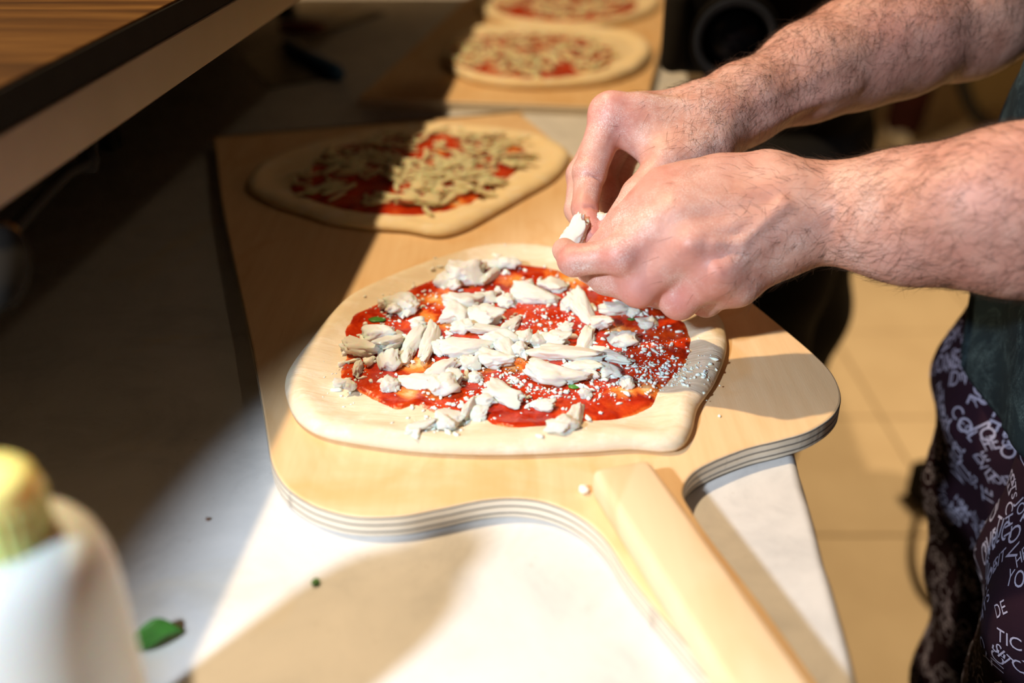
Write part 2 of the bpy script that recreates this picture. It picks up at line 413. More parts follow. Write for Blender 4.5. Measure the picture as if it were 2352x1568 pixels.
for yy in (0.47, 1.10, 1.86):
    cpart('support_post', (x00-0.30, yy, TZ), (x00-0.27, yy+0.03, zr0-0.004), BLACKM)

# dark cable hanging under the rail
cb = empty('hanging_cable', W(110, 440, 0.50), 'black cable with brass collar hanging below the steel rail at left', 'cable')
pt = [Vector((W(215, 335, 0.56).x, W(215, 335, 0.56).y, zr0-0.004)), W(205, 365, 0.555), W(150, 400, 0.53), W(80, 470, 0.49), W(20, 535, 0.455), W(-60, 620, 0.42)]
V, F = tube(spline(pt, 10), 0.0032, 10); link('cable', mesh_py('cable', V, F), BLACK, cb)
a, b = W(205, 345, 0.557), W(200, 392, 0.555); V, F = tube([a, a.lerp(b, .3), b], [0.004, 0.006, 0.005], 12); link('clip', mesh_py('clip', V, F), BLACK, cb)
a, b = W(6, 548, 0.450), W(-6, 700, 0.405); V, F = tube([a.lerp(b, t) for t in (0, .1, .3, .6, .85, 1)], [0.006, 0.0095, 0.0115, 0.011, 0.008, 0.004], 16); link('plug', mesh_py('plug', V, F), BLACK, cb)
a, b = W(18, 533, 0.455), W(6, 548, 0.450); V, F = tube([a, b], [0.0055, 0.0062], 14); link('collar', mesh_py('collar', V, F), plain('brass', (0.65, 0.36, 0.10), 0.3, Metallic=1.0), cb)['label'] = 'brass collar'

# ================================================================== PEELS
PZ = TZ + 0.0145
def flat_outline(px, z, per=10): return [Vector((p.x, p.y, 0)) for p in spline([G(x, y, z) for x, y in px], per, True)]
def blade(name, ol, z0, z1, top, side, parent, bev=0.0016):
    n = len(ol); V, F, mi = [], [], []
    def inset(d):
        out = []
        for i in range(n):
            t = (ol[(i+1) % n] - ol[i-1]).normalized(); nn = Vector((-t.y, t.x, 0)); out.append(ol[i] + nn*d*sgn)
        return out
    area = sum(ol[i].x*ol[(i+1) % n].y - ol[(i+1) % n].x*ol[i].y for i in range(n)); sgn = 1 if area > 0 else -1
    rings = [(bev, z0), (0, z0+bev), (0, z1-bev), (bev*.35, z1-bev*.3), (bev, z1)]
    for d, z in rings:
        for p in inset(d): V.append((p.x, p.y, z))
    for r in range(len(rings)-1):
        for i in range(n):
            q = (r*n+i, r*n+(i+1) % n, (r+1)*n+(i+1) % n, (r+1)*n+i); F.append(q if sgn > 0 else q[::-1]); mi.append(1 if r < 3 else 0)
    bot = tuple(range(n)); tp = tuple(range((len(rings)-1)*n, len(rings)*n))
    F.append(bot[::-1] if sgn > 0 else bot); mi.append(0); F.append(tp if sgn > 0 else tp[::-1]); mi.append(0)
    me = mesh_py(name, V, F); me.materials.append(top); me.materials.append(side); me.polygons.foreach_set('material_index', mi)
    return link(name, me, None, parent, False)

peel = empty('pizza_peel', (0.02, 0.62, TZ), 'long birch plywood pizza peel with bar handle, carrying the two nearest pizzas', 'pizza peel')
ol_px = [(493, 318), (497, 360), (510, 470), (545, 640), (575, 780), (600, 920), (614, 1010), (624, 1062), (650, 1110), (700, 1150), (760, 1174), (830, 1186),
         (920, 1184), (1000, 1170), (1100, 1149), (1180, 1143), (1250, 1152), (1310, 1175), (1360, 1208), (1400, 1252), (1450, 1330), (1560, 1462), (1665, 1580), (1860, 1790),
         (2010, 1735), (1880, 1568), (1760, 1400), (1640, 1245), (1592, 1175), (1570, 1130), (1590, 1088), (1640, 1058), (1720, 1028), (1800, 1008), (1862, 988), (1912, 955),
         (1932, 918), (1922, 872), (1886, 826), (1800, 752), (1700, 672), (1560, 560), (1400, 430), (1290, 338), (1196, 262), (1180, 258), (900, 282), (520, 313)]
blade('blade', flat_outline(ol_px, PZ, 8), TZ+0.0004, PZ, PEEL_TOP, EDGE, peel)
# bar handle glued on the blade
HZ = PZ + 0.0175
a = (G(1349, 1077, HZ) + G(1500, 1047, HZ))/2; b = (G(1668, 1568, HZ) + G(1871, 1568, HZ))/2
d = (b - a); d.z = 0; L = 0.47; d.normalize(); wd = (G(1668, 1568, HZ) - G(1871, 1568, HZ)).length*abs(d.y)*0.98
ang = math.atan2(d.y, d.x); M = Matrix.Translation((a.x, a.y, 0)) @ Matrix.Rotation(ang, 4, 'Z')
bm = bmesh.new(); box_bm(bm, (0.0, -wd/2, PZ-0.0002), (L, wd/2, HZ), M, 0.0045, 3)
link('bar_handle', bm_mesh('bar_handle', bm), BARWOOD, peel, True)
for p in peel.children:
    if p.name.startswith('bar_handle'):
        pass

board = empty('pizza_board', (0.2, 1.5, TZ), 'second plywood board farther along the table with two cheese pizzas', 'pizza peel')
B2 = TZ + 0.013
n0, n1 = G(822, 224, B2), G(1482, 248, B2); r1, l1 = G(1545, 0, B2), G(1040, 25, B2)
rd = (r1 - n1); ld = (l1 - n0)
ol = [n0, n0 + ld*0.5, n0 + ld*1.6, n1 + rd*1.35, n1 + rd*0.5, n1, n0.lerp(n1, 0.5)]
ol = [Vector((p.x, p.y, 0)) for p in ol]
blade('blade', ol, TZ+0.0004, B2, PEEL2_TOP, EDGE, board)

# ================================================================== PIZZAS
def polar(pts, c, n=720):
    ph = np.array([math.atan2(p.y-c.y, p.x-c.x) for p in pts]); r = np.array([math.hypot(p.x-c.x, p.y-c.y) for p in pts])
    o = np.argsort(ph); ph, r = ph[o], r[o]
    return lambda a: float(np.interp(a, ph, r, period=2*math.pi))
def sm(x): x = min(max(x, 0), 1); return x*x*(3-2*x)
class Pizza:
    def __init__(s, name, label, dough_px, sauce_px, z0, mat, hmax, hc, seed, group=None, rim=0.016):
        s.z0, s.hmax, s.hc, s.seed, s.rim = z0, hmax, hc, seed, rim
        ol = flat_outline(dough_px, z0 + 0.004, 8); s.c = sum(ol, Vector())/len(ol); s.R = polar(ol, s.c)
        s.root = empty(name, (s.c.x, s.c.y, z0), label, 'pizza', group)
        n = 260; V, F = [], []
        rho = [0.965, 0.988, 1.0, 0.997, 0.990, 0.980, 0.968, 0.952, 0.935, 0.915, 0.89, 0.865, 0.84, 0.81, 0.78, 0.74, 0.69, 0.63, 0.56, 0.48, 0.38, 0.26, 0.13]
        for q, r in enumerate(rho):
            for i in range(n):
                a = 2*math.pi*i/n - math.pi; R = s.R(a); x, y = s.c.x + r*R*math.cos(a), s.c.y + r*R*math.sin(a)
                z = z0 + 0.0002 if q == 0 else (z0 + 0.0012 if q == 1 else (z0 + 0.0028 if q == 2 else s.h(x, y)))
                V.append((x, y, z))
        m = len(rho); V.append((s.c.x, s.c.y, s.h(s.c.x, s.c.y))); V.append((s.c.x, s.c.y, z0+0.0002))
        for q in range(m-1):
            for i in range(n): F.append((q*n+i, q*n+(i+1) % n, (q+1)*n+(i+1) % n, (q+1)*n+i))
        for i in range(n): F.append(((m-1)*n+i, (m-1)*n+(i+1) % n, m*n)); F.append(((i+1) % n, i, m*n+1))
        link('dough', mesh_py('dough', V, F), mat, s.root)
        so = flat_outline(sauce_px, z0 + hc + 0.002, 6); s.sc = sum(so, Vector())/len(so); s.SR = polar(so, s.sc)
    def h(s, x, y):
        a = math.atan2(y-s.c.y, x-s.c.x); R = s.R(a); d = max(0.0, R - math.hypot(x-s.c.x, y-s.c.y))
        t = min(d/0.010, 1); e = math.sqrt(max(0, 1-(1-t)**2))
        base = s.hmax + (s.hc - s.hmax)*sm((d-0.008)/(s.rim*1.4))
        nz = 0.0016*noise.noise(Vector((x*32, y*32, s.seed))) + 0.0007*noise.noise(Vector((x*95, y*95, s.seed+5)))
        return s.z0 + 0.0028 + (base - 0.0028 + nz*min(1, t))*e
    def sh(s, x, y):
        a = math.atan2(y-s.sc.y, x-s.sc.x); R = s.SR(a)*(1 + 0.012*noise.noise(Vector((math.cos(a)*9, math.sin(a)*9, s.seed))))
        d = R - math.hypot(x-s.sc.x, y-s.sc.y)
        t = sm(d/0.006)
        nz = noise.noise(Vector((x*60, y*60, s.seed+2)))*0.0011 + noise.noise(Vector((x*150, y*150, s.seed+3)))*0.0006 + abs(noise.noise(Vector((x*28, y*28, s.seed+8))))*0.0018
        return s.h(x, y) + 0.0002 + t*(0.0013 + max(-0.0009, nz))
    def inside(s, x, y, m=0.0):
        a = math.atan2(y-s.sc.y, x-s.sc.x); return math.hypot(x-s.sc.x, y-s.sc.y) < s.SR(a) - m
    def sauce(s, thin, rings=46, n=360, base=0.0):
        V, F, A = [], [], []
        for q in range(rings):
            r = 1 - (q/rings)**1.05
            for i in range(n):
                a = 2*math.pi*i/n - math.pi; R = s.SR(a)*(1 + 0.018*noise.noise(Vector((math.cos(a)*9, math.sin(a)*9, s.seed))) + 0.012*noise.noise(Vector((math.cos(a)*30, math.sin(a)*30, s.seed))))
                x, y = s.sc.x + r*R*math.cos(a), s.sc.y + r*R*math.sin(a)
                z = s.sh(x, y) if q else s.h(x, y) - 0.0006
                v = base
                for (tx, ty, tr) in thin:
                    v = max(v, 1 - math.hypot(x-tx, y-ty)/tr)
                if q == 1: v = max(v, 0.35)
                V.append((x, y, z - 0.0012*max(v, 0))); A.append(max(0, min(1, v)))
        V.append((s.sc.x, s.sc.y, s.sh(s.sc.x, s.sc.y))); A.append(0)
        for q in range(rings-1):
            for i in range(n): F.append((q*n+i, q*n+(i+1) % n, (q+1)*n+(i+1) % n, (q+1)*n+i))
        for i in range(n): F.append(((rings-1)*n+i, (rings-1)*n+(i+1) % n, rings*n))
        me = mesh_py('tomato_sauce', V, F); attr(me, 'thin', A); return link('tomato_sauce', me, SAUCE, s.root)
    def thin_px(s, L):
        out = []
        for x, y, r in L:
            p = G(x, y, s.z0 + s.hc); q = G(x + r, y, s.z0 + s.hc); out.append((p.x, p.y, (q-p).length))
        return out

def ico(sub):
    bm = bmesh.new(); bmesh.ops.create_icosphere(bm, subdivisions=sub, radius=1.0)
    V = np.array([v.co[:] for v in bm.verts]); F = np.array([[v.index for v in f.verts] for f in bm.faces]); bm.free(); return V, F
IV3, IF3 = ico(4); IV1, IF1 = ico(1); IV2, IF2 = ico(2)
def chunk_mesh(seed, V0, F0, p=3.2, amp=0.22, mat=CHEESE, name='cheese_chunk'):
    V = []
    for v in V0:
        x, y, z = v; r = (abs(x)**p + abs(y)**p + abs(z)**p)**(-1/p); u = Vector((x*r, y*r, z*r))
        d = noise.noise(u*1.1 + Vector((seed*7.1, 0, 0)))*amp*1.7 + noise.noise(u*2.6 + Vector((0, seed*3.3, 0)))*amp*0.9 + noise.noise(u*6 + Vector((0, 0, seed*5.7)))*amp*0.55 + noise.noise(u*13 + Vector((seed, 0, seed)))*amp*0.36 + noise.noise(u*27 + Vector((0, seed, seed)))*amp*0.2
        cut = Vector((math.sin(seed*3), math.cos(seed*5), 0.5)).normalized(); q = u*(1+d); k = q.dot(cut) - 0.72
        if k > 0: q -= cut*k*0.85
        bend = 0.22*math.sin(seed*2.3); q.y += bend*(q.x*q.x - 0.4); q.z += 0.12*math.cos(seed*1.7)*(q.x*q.x - 0.4)
        V.append(tuple(q))
    me = mesh_py(name, V, [tuple(f) for f in F0]); me.materials.append(mat)
    me.polygons.foreach_set('use_smooth', [True]*len(me.polygons)); return me
CH = [chunk_mesh(i*1.37+0.4, IV3, IF3) for i in range(10)]

near = Pizza('pizza', 'oval raw pizza in front with white cheese chunks on tomato sauce', 
    [(658, 862), (662, 925), (690, 970), (745, 1000), (850, 1020), (980, 1035), (1150, 1040), (1350, 1033), (1450, 1027), (1530, 1032), (1568, 1022), (1590, 985), (1603, 935), (1640, 880), (1666, 815), (1668, 770), (1652, 728), (1600, 690), (1500, 645), (1390, 600), (1290, 577), (1200, 566), (1110, 570), (1000, 600), (900, 637), (810, 680), (762, 722), (715, 780)],
    [(798, 738), (868, 690), (950, 655), (1040, 618), (1150, 598), (1240, 605), (1330, 632), (1420, 672), (1510, 702), (1572, 735), (1589, 780), (1580, 832), (1552, 860), (1520, 892), (1495, 932), (1440, 953), (1335, 963), (1265, 978), (1200, 987), (1140, 978), (1108, 950), (1062, 928), (1050, 945), (1020, 948), (985, 940), (952, 926), (918, 936), (880, 926), (815, 893), (777, 858), (790, 800)],
    PZ, DOUGH1, 0.0098, 0.0058, 1.3)
near.sauce(near.thin_px([(1000, 690, 60), (1030, 745, 55), (985, 735, 40), (960, 835, 65), (1210, 830, 70), (1180, 850, 40), (1300, 645, 80), (1180, 650, 60), (1085, 650, 50), (940, 905, 45), (1000, 905, 50), (1110, 850, 45), (1440, 905, 60), (1480, 900, 50), (1240, 690, 40), (1420, 760, 45), (870, 760, 25)]))
CH_PX = [(1068, 630, 80, 62, 8), (1138, 603, 75, 30, -18), (1128, 628, 66, 20, -58), (1022, 642, 40, 34, 10), (1042, 657, 28, 20, 0), (1275, 649, 50, 36, 20), (1228, 676, 98, 42, 8), (1204, 655, 48, 26, -50),
 (1068, 690, 84, 46, -22), (1050, 716, 58, 56, 10), (1115, 676, 48, 28, 8), (1164, 684, 40, 34, 0), (1108, 722, 74, 52, 22), (926, 702, 50, 52, 40), (902, 712, 32, 26, 0), (1125, 749, 84, 24, -4), (1176, 732, 54, 34, -65), (1060, 746, 42, 36, 25),
 (832, 792, 94, 40, 14), (868, 764, 64, 42, -10), (905, 775, 100, 40, -62), (953, 772, 92, 42, -72), (986, 778, 106, 40, -84), (932, 803, 50, 34, -70), (890, 818, 54, 46, 0), (1012, 796, 40, 30, 35),
 (1078, 792, 118, 42, -14), (1142, 776, 74, 40, 12), (1132, 818, 86, 46, 28), (1164, 800, 56, 42, 60), (1080, 828, 46, 30, 10), (1012, 846, 88, 36, -36), (958, 866, 92, 30, 4), (895, 876, 38, 36, 0), (1016, 882, 68, 46, 0),
 (1030, 945, 54, 46, -22), (1338, 706, 82, 44, 58), (1312, 690, 46, 40, 0), (1420, 702, 76, 36, -12), (1382, 736, 48, 44, 0), (1490, 736, 48, 26, -20), (1348, 770, 54, 38, -75), (1272, 771, 64, 36, 14), (1238, 777, 42, 26, 0),
 (1428, 775, 64, 34, 10), (1312, 806, 146, 42, 4), (1402, 806, 92, 30, 30), (1332, 834, 80, 30, 14), (1276, 858, 122, 46, 3), (1402, 842, 44, 36, 0), (1156, 900, 84, 40, 34), (1114, 912, 48, 26, -12), (1252, 923, 44, 22, 4),
 (1320, 948, 74, 36, -62), (1290, 976, 58, 40, -32), (968, 970, 62, 28, -22), (1026, 966, 44, 28, 10), (820, 836, 38, 22, -80), (782, 866, 38, 20, 10), (806, 881, 24, 20, 0), (1206, 776, 38, 34, 0), (1194, 801, 32, 24, 0),
 (1098, 936, 42, 30, 0), (1076, 930, 50, 18, -58), (1440, 872, 30, 20, 0), (1042, 868, 40, 28, 10), (1455, 712, 30, 22, 0), (1168, 604, 44, 26, 10), (960, 738, 30, 22, 0), (1360, 850, 34, 20, 10), (880, 700, 22, 18, 0), (1090, 860, 34, 22, -10), (1300, 745, 32, 20, 0), (1345, 895, 26, 16, 0)]
for k, (x, y, ln, wd_, an) in enumerate(CH_PX):
    p = G(x, y, near.z0 + 0.012)
    sc = 0.5/2352*((p - Vector((0, 0, CAMZ))).dot(ray(1176, 784))); up = 1/0.62
    an = math.radians(-an); dx, dy = math.cos(an), math.sin(an)*up       # image direction laid onto the table
    k1 = math.hypot(dx, dy); hl = ln*sc*k1; k2 = math.hypot(math.sin(an), math.cos(an)*up); hw = wd_*sc*k2*0.86
    if hw > hl*1.25: hw = hl*1.25
    hz = min(0.0082, max(0.0030, 0.60*min(hl, hw)))
    o = bpy.data.objects.new('cheese_chunk', CH[k % 10]); COL.objects.link(o); o.parent = near.root
    o.matrix_parent_inverse = Matrix.Translation(-near.root.location)
    g = near.sh(p.x, p.y) if near.inside(p.x, p.y) else near.h(p.x, p.y)
    lay = 0.0
    for (qx, qy, ql, qw, qa) in CH_PX[:k]:
        if math.hypot(qx-x, (qy-y)*1.4) < 34: lay = 0.0045
    o.location = (p.x, p.y, g + hz*0.62 + lay*0.6); o.scale = (hl*1.05, hw, hz)
    o.rotation_euler = (rng.normal(0, 0.16), rng.normal(0, 0.14), math.atan2(dy, dx))
# loose crumbs: nobody could count them
def crumbs(pz, L, mat, parent, name, smin=0.0004, smax=0.0016):
    V, F, o = [], [], 0
    for (x, y, rx, ry, n) in L:
        for _ in range(n):
            p = G(x + rng.normal(0, rx), y + rng.normal(0, ry), pz.z0 + 0.009)
            g = pz.sh(p.x, p.y) if pz.inside(p.x, p.y) else pz.h(p.x, p.y)
            s = smin + (smax-smin)*rng.random()**3; sc = np.array([s*rng.uniform(.7, 2.2), s*rng.uniform(.6, 1.1), s*rng.uniform(.5, .9)])
            a = rng.uniform(0, 6.28); c_, s_ = math.cos(a), math.sin(a)
            q = (IV2 if smin > 0.001 else IV1)*sc*(1 + rng.normal(0, .22, (len(IV2 if smin > 0.001 else IV1), 1))); q = np.stack([q[:, 0]*c_-q[:, 1]*s_, q[:, 0]*s_+q[:, 1]*c_, q[:, 2]], 1) + np.array([p.x, p.y, g + s*0.35])
            V.append(q); F.append((IF2 if smin > 0.001 else IF1) + o); o += len(q)
    ob = link(name, mesh_np(name, np.concatenate(V), np.concatenate(F)), mat, parent); ob['kind'] = 'stuff'; return ob
L = [(x, y, 26, 17, 9) for (x, y, *_r) in CH_PX]
L += [(1500, 810, 45, 28, 170), (1560, 855, 42, 20, 150), (1480, 850, 40, 18, 110), (1380, 880, 60, 18, 130), (1200, 880, 55, 22, 110), (1240, 905, 40, 12, 60), (1230, 725, 45, 25, 70), (1310, 720, 50, 28, 70), (950, 690, 40, 22, 70), (900, 730, 30, 22, 45), (1180, 860, 40, 16, 60), (1040, 940, 45, 20, 50), (1430, 820, 50, 30, 90), (980, 975, 40, 12, 30), (1100, 880, 70, 30, 50), (830, 850, 30, 25, 14)]
crumbs(near, L, CHEESE, near.root, 'cheese_crumbs')
crumbs(near, [(x, y, l_*0.42, w_*0.42 + 4, 5) for (x, y, l_, w_, a_) in CH_PX], CHEESE, near.root, 'crumbled_bits', 0.0012, 0.0034)
# two basil flecks in the sauce
LEAF = plain('basil', (0.06, 0.22, 0.035), 0.35, 0.3, 90)
for (x, y, s) in ((1450, 735, 0.003), (868, 735, 0.006), (1318, 888, 0.004)):
    p = G(x, y, near.z0+0.008); V = IV2*np.array([s, s*0.7, 0.0007])*(1+rng.normal(0, .12, (len(IV2), 1))) + np.array([p.x, p.y, near.sh(p.x, p.y)+0.0004])
    link('herb_fleck', mesh_np('herb_fleck', V, IF2), LEAF, near.root)

def shred_mesh(seed):
    pts = []; r = random.Random(seed); b = r.uniform(-.35, .35); tw = r.uniform(-.2, .2)
    for i in range(9):
        t = i/8*2-1; pts.append((t, b*(t*t-.4) + 0.05*math.sin(5*t+seed), tw*(t*t-.4)))
    V, F = [], []
    for i, p in enumerate(pts):
        e = 0.15*(0.55 + 0.45*math.sin(math.pi*min(1, max(0, i/8)))**0.4)
        for (a, c) in ((-1, -.7), (1, -.8), (1.05, .7), (-.95, .8)): V.append((p[0], p[1] + a*e*(1+r.uniform(-.15, .15)), p[2] + c*e*0.8))
    for i in range(8):
        for k in range(4): F.append((i*4+k, i*4+(k+1) % 4, (i+1)*4+(k+1) % 4, (i+1)*4+k))
    F.append((3, 2, 1, 0)); F.append((32, 33, 34, 35))
    me = mesh_py('cheese_shred', V, F); me.materials.append(MOZZ); me.polygons.foreach_set('use_smooth', [True]*len(F)); return me
SHR = [shred_mesh(i) for i in range(8)]
SHN = [(np.array([v.co[:] for v in m.vertices]), [tuple(p.vertices) for p in m.polygons]) for m in SHR]
def scatter(pz, n, ln, singles, bare=()):
    pts = []; tries = 0
    while len(pts) < n and tries < 20000:
        tries += 1; a = rng.uniform(-math.pi, math.pi); R = pz.SR(a)*math.sqrt(rng.random())*0.985; x, y = pz.sc.x + R*math.cos(a), pz.sc.y + R*math.sin(a)
        if any(math.hypot(x-bx, y-by) < br for bx, by, br in bare) and rng.random() < 0.9: continue
        pts.append((x, y))
    AV, AF, o = [], [], 0
    for k, (x, y) in enumerate(pts):
        l = ln*rng.uniform(0.6, 1.25); rz = rng.uniform(0, 6.28); z = pz.sh(x, y) + l*0.13*0.8 + 0.003*rng.random()
        Mx = Matrix.Translation((x, y, z)) @ Matrix.Rotation(rz, 4, 'Z') @ Matrix.Rotation(rng.normal(0, .12), 4, 'Y') @ Matrix.Diagonal((l, l*1.05, l*0.9, 1))
        if singles:
            ob = bpy.data.objects.new('cheese_shred', SHR[k % 8]); COL.objects.link(ob); ob.parent = pz.root
            ob.matrix_parent_inverse = Matrix.Translation(-pz.root.location); ob.matrix_basis = Mx
        else:
            v, f = SHN[k % 8]; q = v @ np.array(Mx.to_3x3()).T + np.array(Mx.translation); AV += q.tolist(); AF += [tuple(i+o for i in t) for t in f]; o += len(v)
    if not singles:
        ob = link('shredded_cheese', mesh_py('shredded_cheese', AV, AF), MOZZ, pz.root); ob['kind'] = 'stuff'

mid = Pizza('pizza', 'raw pizza on the peel behind, half in shadow, with yellowish cheese strips',
    [(568, 428), (592, 386), (660, 350), (800, 312), (940, 288), (1060, 290), (1165, 300), (1245, 315), (1298, 343), (1306, 368), (1272, 410), (1200, 452), (1130, 492), (1065, 526), (1005, 540), (930, 528), (850, 523), (760, 510), (690, 488), (618, 464)],
    [(662, 425), (690, 398), (765, 338), (845, 318), (930, 306), (1000, 304), (1095, 308), (1160, 316), (1212, 342), (1208, 370), (1172, 402), (1105, 448), (1065, 470), (990, 486), (905, 491), (830, 486), (740, 466), (685, 445)],
    PZ, DOUGH2, 0.0086, 0.0064, 4.1)
mid.sauce(mid.thin_px([(1010, 350, 40), (1160, 340, 60), (1050, 470, 40)]), 34, 260)
bare = mid.thin_px([(1005, 325, 38), (860, 435, 50), (1190, 350, 26), (1155, 395, 32), (800, 480, 45), (930, 482, 50), (1060, 465, 40), (810, 335, 45), (700, 390, 24), (700, 440, 26)])
scatter(mid, 260, 0.0145, True, bare)
# a few big torn pieces at the front of it
for k, (x, y, l) in enumerate(((935, 458, 0.012), (985, 462, 0.010), (905, 400, 0.009), (960, 430, 0.009), (1015, 440, 0.008))):
    p = G(x, y, mid.z0+0.012); o = bpy.data.objects.new('cheese_chunk', chunk_mesh(20+k, IV3, IF3, mat=MOZZ)); COL.objects.link(o); o.parent = mid.root; o.matrix_parent_inverse = Matrix.Translation(-mid.root.location)
    o.location = (p.x, p.y, mid.sh(p.x, p.y)+0.004); o.scale = (l*.95, l*.6, 0.0045); o.rotation_euler.z = -0.3*k

far = Pizza('pizza', 'raw cheese pizza on the second board, nearer one', 
    [(1015, 140), (1040, 165), (1085, 186), (1180, 200), (1300, 200), (1405, 188), (1475, 158), (1496, 120), (1470, 92), (1400, 76), (1250, 66), (1120, 68), (1060, 82), (1030, 108)],
    [(1028, 132), (1045, 152), (1095, 172), (1160, 172), (1240, 178), (1330, 168), (1395, 150), (1408, 122), (1380, 95), (1300, 80), (1200, 74), (1120, 78), (1060, 95)],
    B2, DOUGH2, 0.014, 0.008, 8.8)
far.sauce([], 24, 200)
scatter(far, 260, 0.013, False, far.thin_px([(1050, 135, 26), (1190, 85, 20), (1300, 165, 40), (1390, 140, 26), (1110, 168, 30), (1330, 88, 20)]))
fth = Pizza('pizza', 'raw cheese pizza on the second board, farther one at the top',
    [(1095, 15), (1120, 38), (1180, 56), (1260, 64), (1350, 64), (1440, 50), (1500, 28), (1515, 2), (1490, -22), (1400, -40), (1280, -46), (1160, -38), (1105, -12)],
    [(1135, 8), (1150, 28), (1220, 44), (1330, 46), (1420, 36), (1462, 16), (1450, -8), (1380, -26), (1270, -30), (1180, -22)],
    B2, DOUGH2, 0.014, 0.008, 12.2)
fth.sauce([], 24, 200)
scatter(fth, 240, 0.013, False, fth.thin_px([(1150, 18, 30), (1200, 38, 36), (1450, 20, 24), (1420, 30, 24)]))

# ================================================================== SMALL THINGS ON THE TABLE
bt = Vector((-0.164, 0.26, TZ))
bottle = empty('squeeze_bottle', bt, 'white plastic bottle with yellow cap standing in the left foreground', 'bottle')
R = 0.0325
prof = [(0.0, 0.0), (R*.9, 0.0), (R, 0.005), (R, 0.108), (R*.985, 0.117), (R*.95, 0.125), (R*.88, 0.132), (R*.78, 0.137), (R*.60, 0.140), (0.0, 0.1405)]
V, F = lathe(prof, 64, bt); link('body', mesh_py('body', V, F), m_plastic('white_plastic', (0.80, 0.83, 0.80), 0.5, 0.3), bottle)
c = 0.0160; prof = [(0.0, 0.131), (c*1.05, 0.131), (c*1.05, 0.1355), (c, 0.137), (c*.97, 0.157), (c*.90, 0.162), (c*.75, 0.1645), (c*.3, 0.1655), (0, 0.1655)]
V, F = lathe(prof, 56, bt); link('cap', mesh_py('cap', V, F), m_plastic('yellow_plastic', (0.95, 0.88, 0.32), 0.5, 0.4), bottle)['label'] = 'yellow screw cap'
for k in range(28):
    a = 2*math.pi*k/28; V, F = tube([(bt.x+c*1.0*math.cos(a), bt.y+c*1.0*math.sin(a), bt.z+0.138), (bt.x+c*.985*math.cos(a), bt.y+c*.985*math.sin(a), bt.z+0.156)], 0.0007, 6)
    if k == 0: RV, RF = list(V), list(F)
    else: RF += [tuple(i+len(RV) for i in f) for f in F]; RV += V
cp = [o for o in bottle.children if o.name.startswith('cap')][0]
rb = bpy.data.objects.new('grip_ribs', mesh_py('grip_ribs', RV, RF)); COL.objects.link(rb); rb.data.materials.append(cp.data.materials[0]); rb.parent = bottle; rb.matrix_parent_inverse = Matrix.Translation(-bt); rb['kind'] = 'stuff'

# basil leaf lying on the marble
a, b = G(300, 1500, TZ), G(420, 1452, TZ); ax = (b-a); L = ax.length*1.02; ax.normalize(); sd = Vector((-ax.y, ax.x, 0))
lf = empty('basil_leaf', (a+b)/2, 'small curled green basil leaf on the marble beside the white bottle', 'leaf')
V, F = [], []; NU, NW = 26, 11
for i in range(NU+1):
    t = i/NU; wv = 0.0056*(math.sin(math.pi*t**0.72))**0.8 + 0.0003
    for j in range(NW):
        s = j/(NW-1)*2-1
        p = a + ax*L*t + sd*wv*s
        V.append((p.x, p.y, TZ + 0.0015 + 0.0052*s*s*math.sin(math.pi*t) + 0.003*math.sin(math.pi*t)*(s > 0)*s + 0.0008*math.cos(9*t)*abs(s) + (0.0012 if j == NW//2 else 0)))
for i in range(NU):
    for j in range(NW-1): F.append((i*NW+j, (i+1)*NW+j, (i+1)*NW+j+1, i*NW+j+1))
lo = link('blade', mesh_py('leaf_blade', V, F), LEAF, lf); lo.modifiers.new('s', 'SOLIDIFY').thickness = 0.0004
V, F = tube([a - ax*0.004 + Vector((0, 0, .001)), a + ax*L*0.25 + Vector((0, 0, .0024)), a + ax*L*0.7 + Vector((0, 0, .0024)), b + Vector((0, 0, .0014))], [.0006, .0005, .0004, .0002], 6)
link('midrib', mesh_py('midrib', V, F), plain('midrib', (0.10, 0.24, 0.06), 0.5), lf)
def bit(name, px, py, z, s, m, label, cat, sub=IV2, fc=IF2):
    p = G(px, py, z); V = sub*np.array(s)*(1+rng.normal(0, .16, (len(sub), 1))) + np.array([p.x, p.y, z + s[2]*0.85])
    return tag(link(name, mesh_np(name, V, fc), m), label, cat)
bit('herb_crumb', 726, 1341, TZ, (0.0026, 0.0022, 0.0015), LEAF, 'tiny dark green herb crumb on the marble in front of the peel', 'crumb')
bit('cheese_crumb', 1342, 1130, PZ, (0.0028, 0.0034, 0.0022), CHEESE, 'white cheese crumb beside the end of the peel handle', 'crumb')
bit('cheese_crumb', 1652, 957, PZ, (0.0010, 0.0011, 0.0008), CHEESE, 'tiny cheese crumb on the bare right corner of the peel', 'crumb')
bit('brown_crumb', 478, 1194, TZ, (0.0014, 0.0011, 0.0008), plain('crumb_brown', (0.16, 0.07, 0.03), 0.8), 'tiny brown crumb on the marble left of the peel', 'crumb')

# scraper and red-handled knife in the shade
scr = empty('dough_scraper', G(690, 150, TZ), 'dark dough scraper with a blue grip lying in the shade', 'scraper')
q = [G(552, 135, TZ), G(652, 100, TZ), G(775, 178, TZ), G(622, 203, TZ)]
bm = bmesh.new()
for z in (0.0006, 0.0026): [bm.verts.new((p.x, p.y, TZ+z)) for p in q]
bm.verts.ensure_lookup_table(); v = bm.verts
for f in ((0, 1, 2, 3), (7, 6, 5, 4), (0, 4, 5, 1), (1, 5, 6, 2), (2, 6, 7, 3), (3, 7, 4, 0)): bm.faces.new([v[i] for i in f])
link('blade', bm_mesh('scraper_blade', bm), plain('dark_blade', (0.06, 0.055, 0.05), 0.4, Metallic=0.5), scr, False)
a, b = G(655, 98, TZ+0.010), G(782, 172, TZ+0.010); V, F = tube([a.lerp(b, t) for t in (0, .04, .1, .5, .9, .97, 1)], [.006, .009, .0105, .0105, .012, .010, .006], 16)
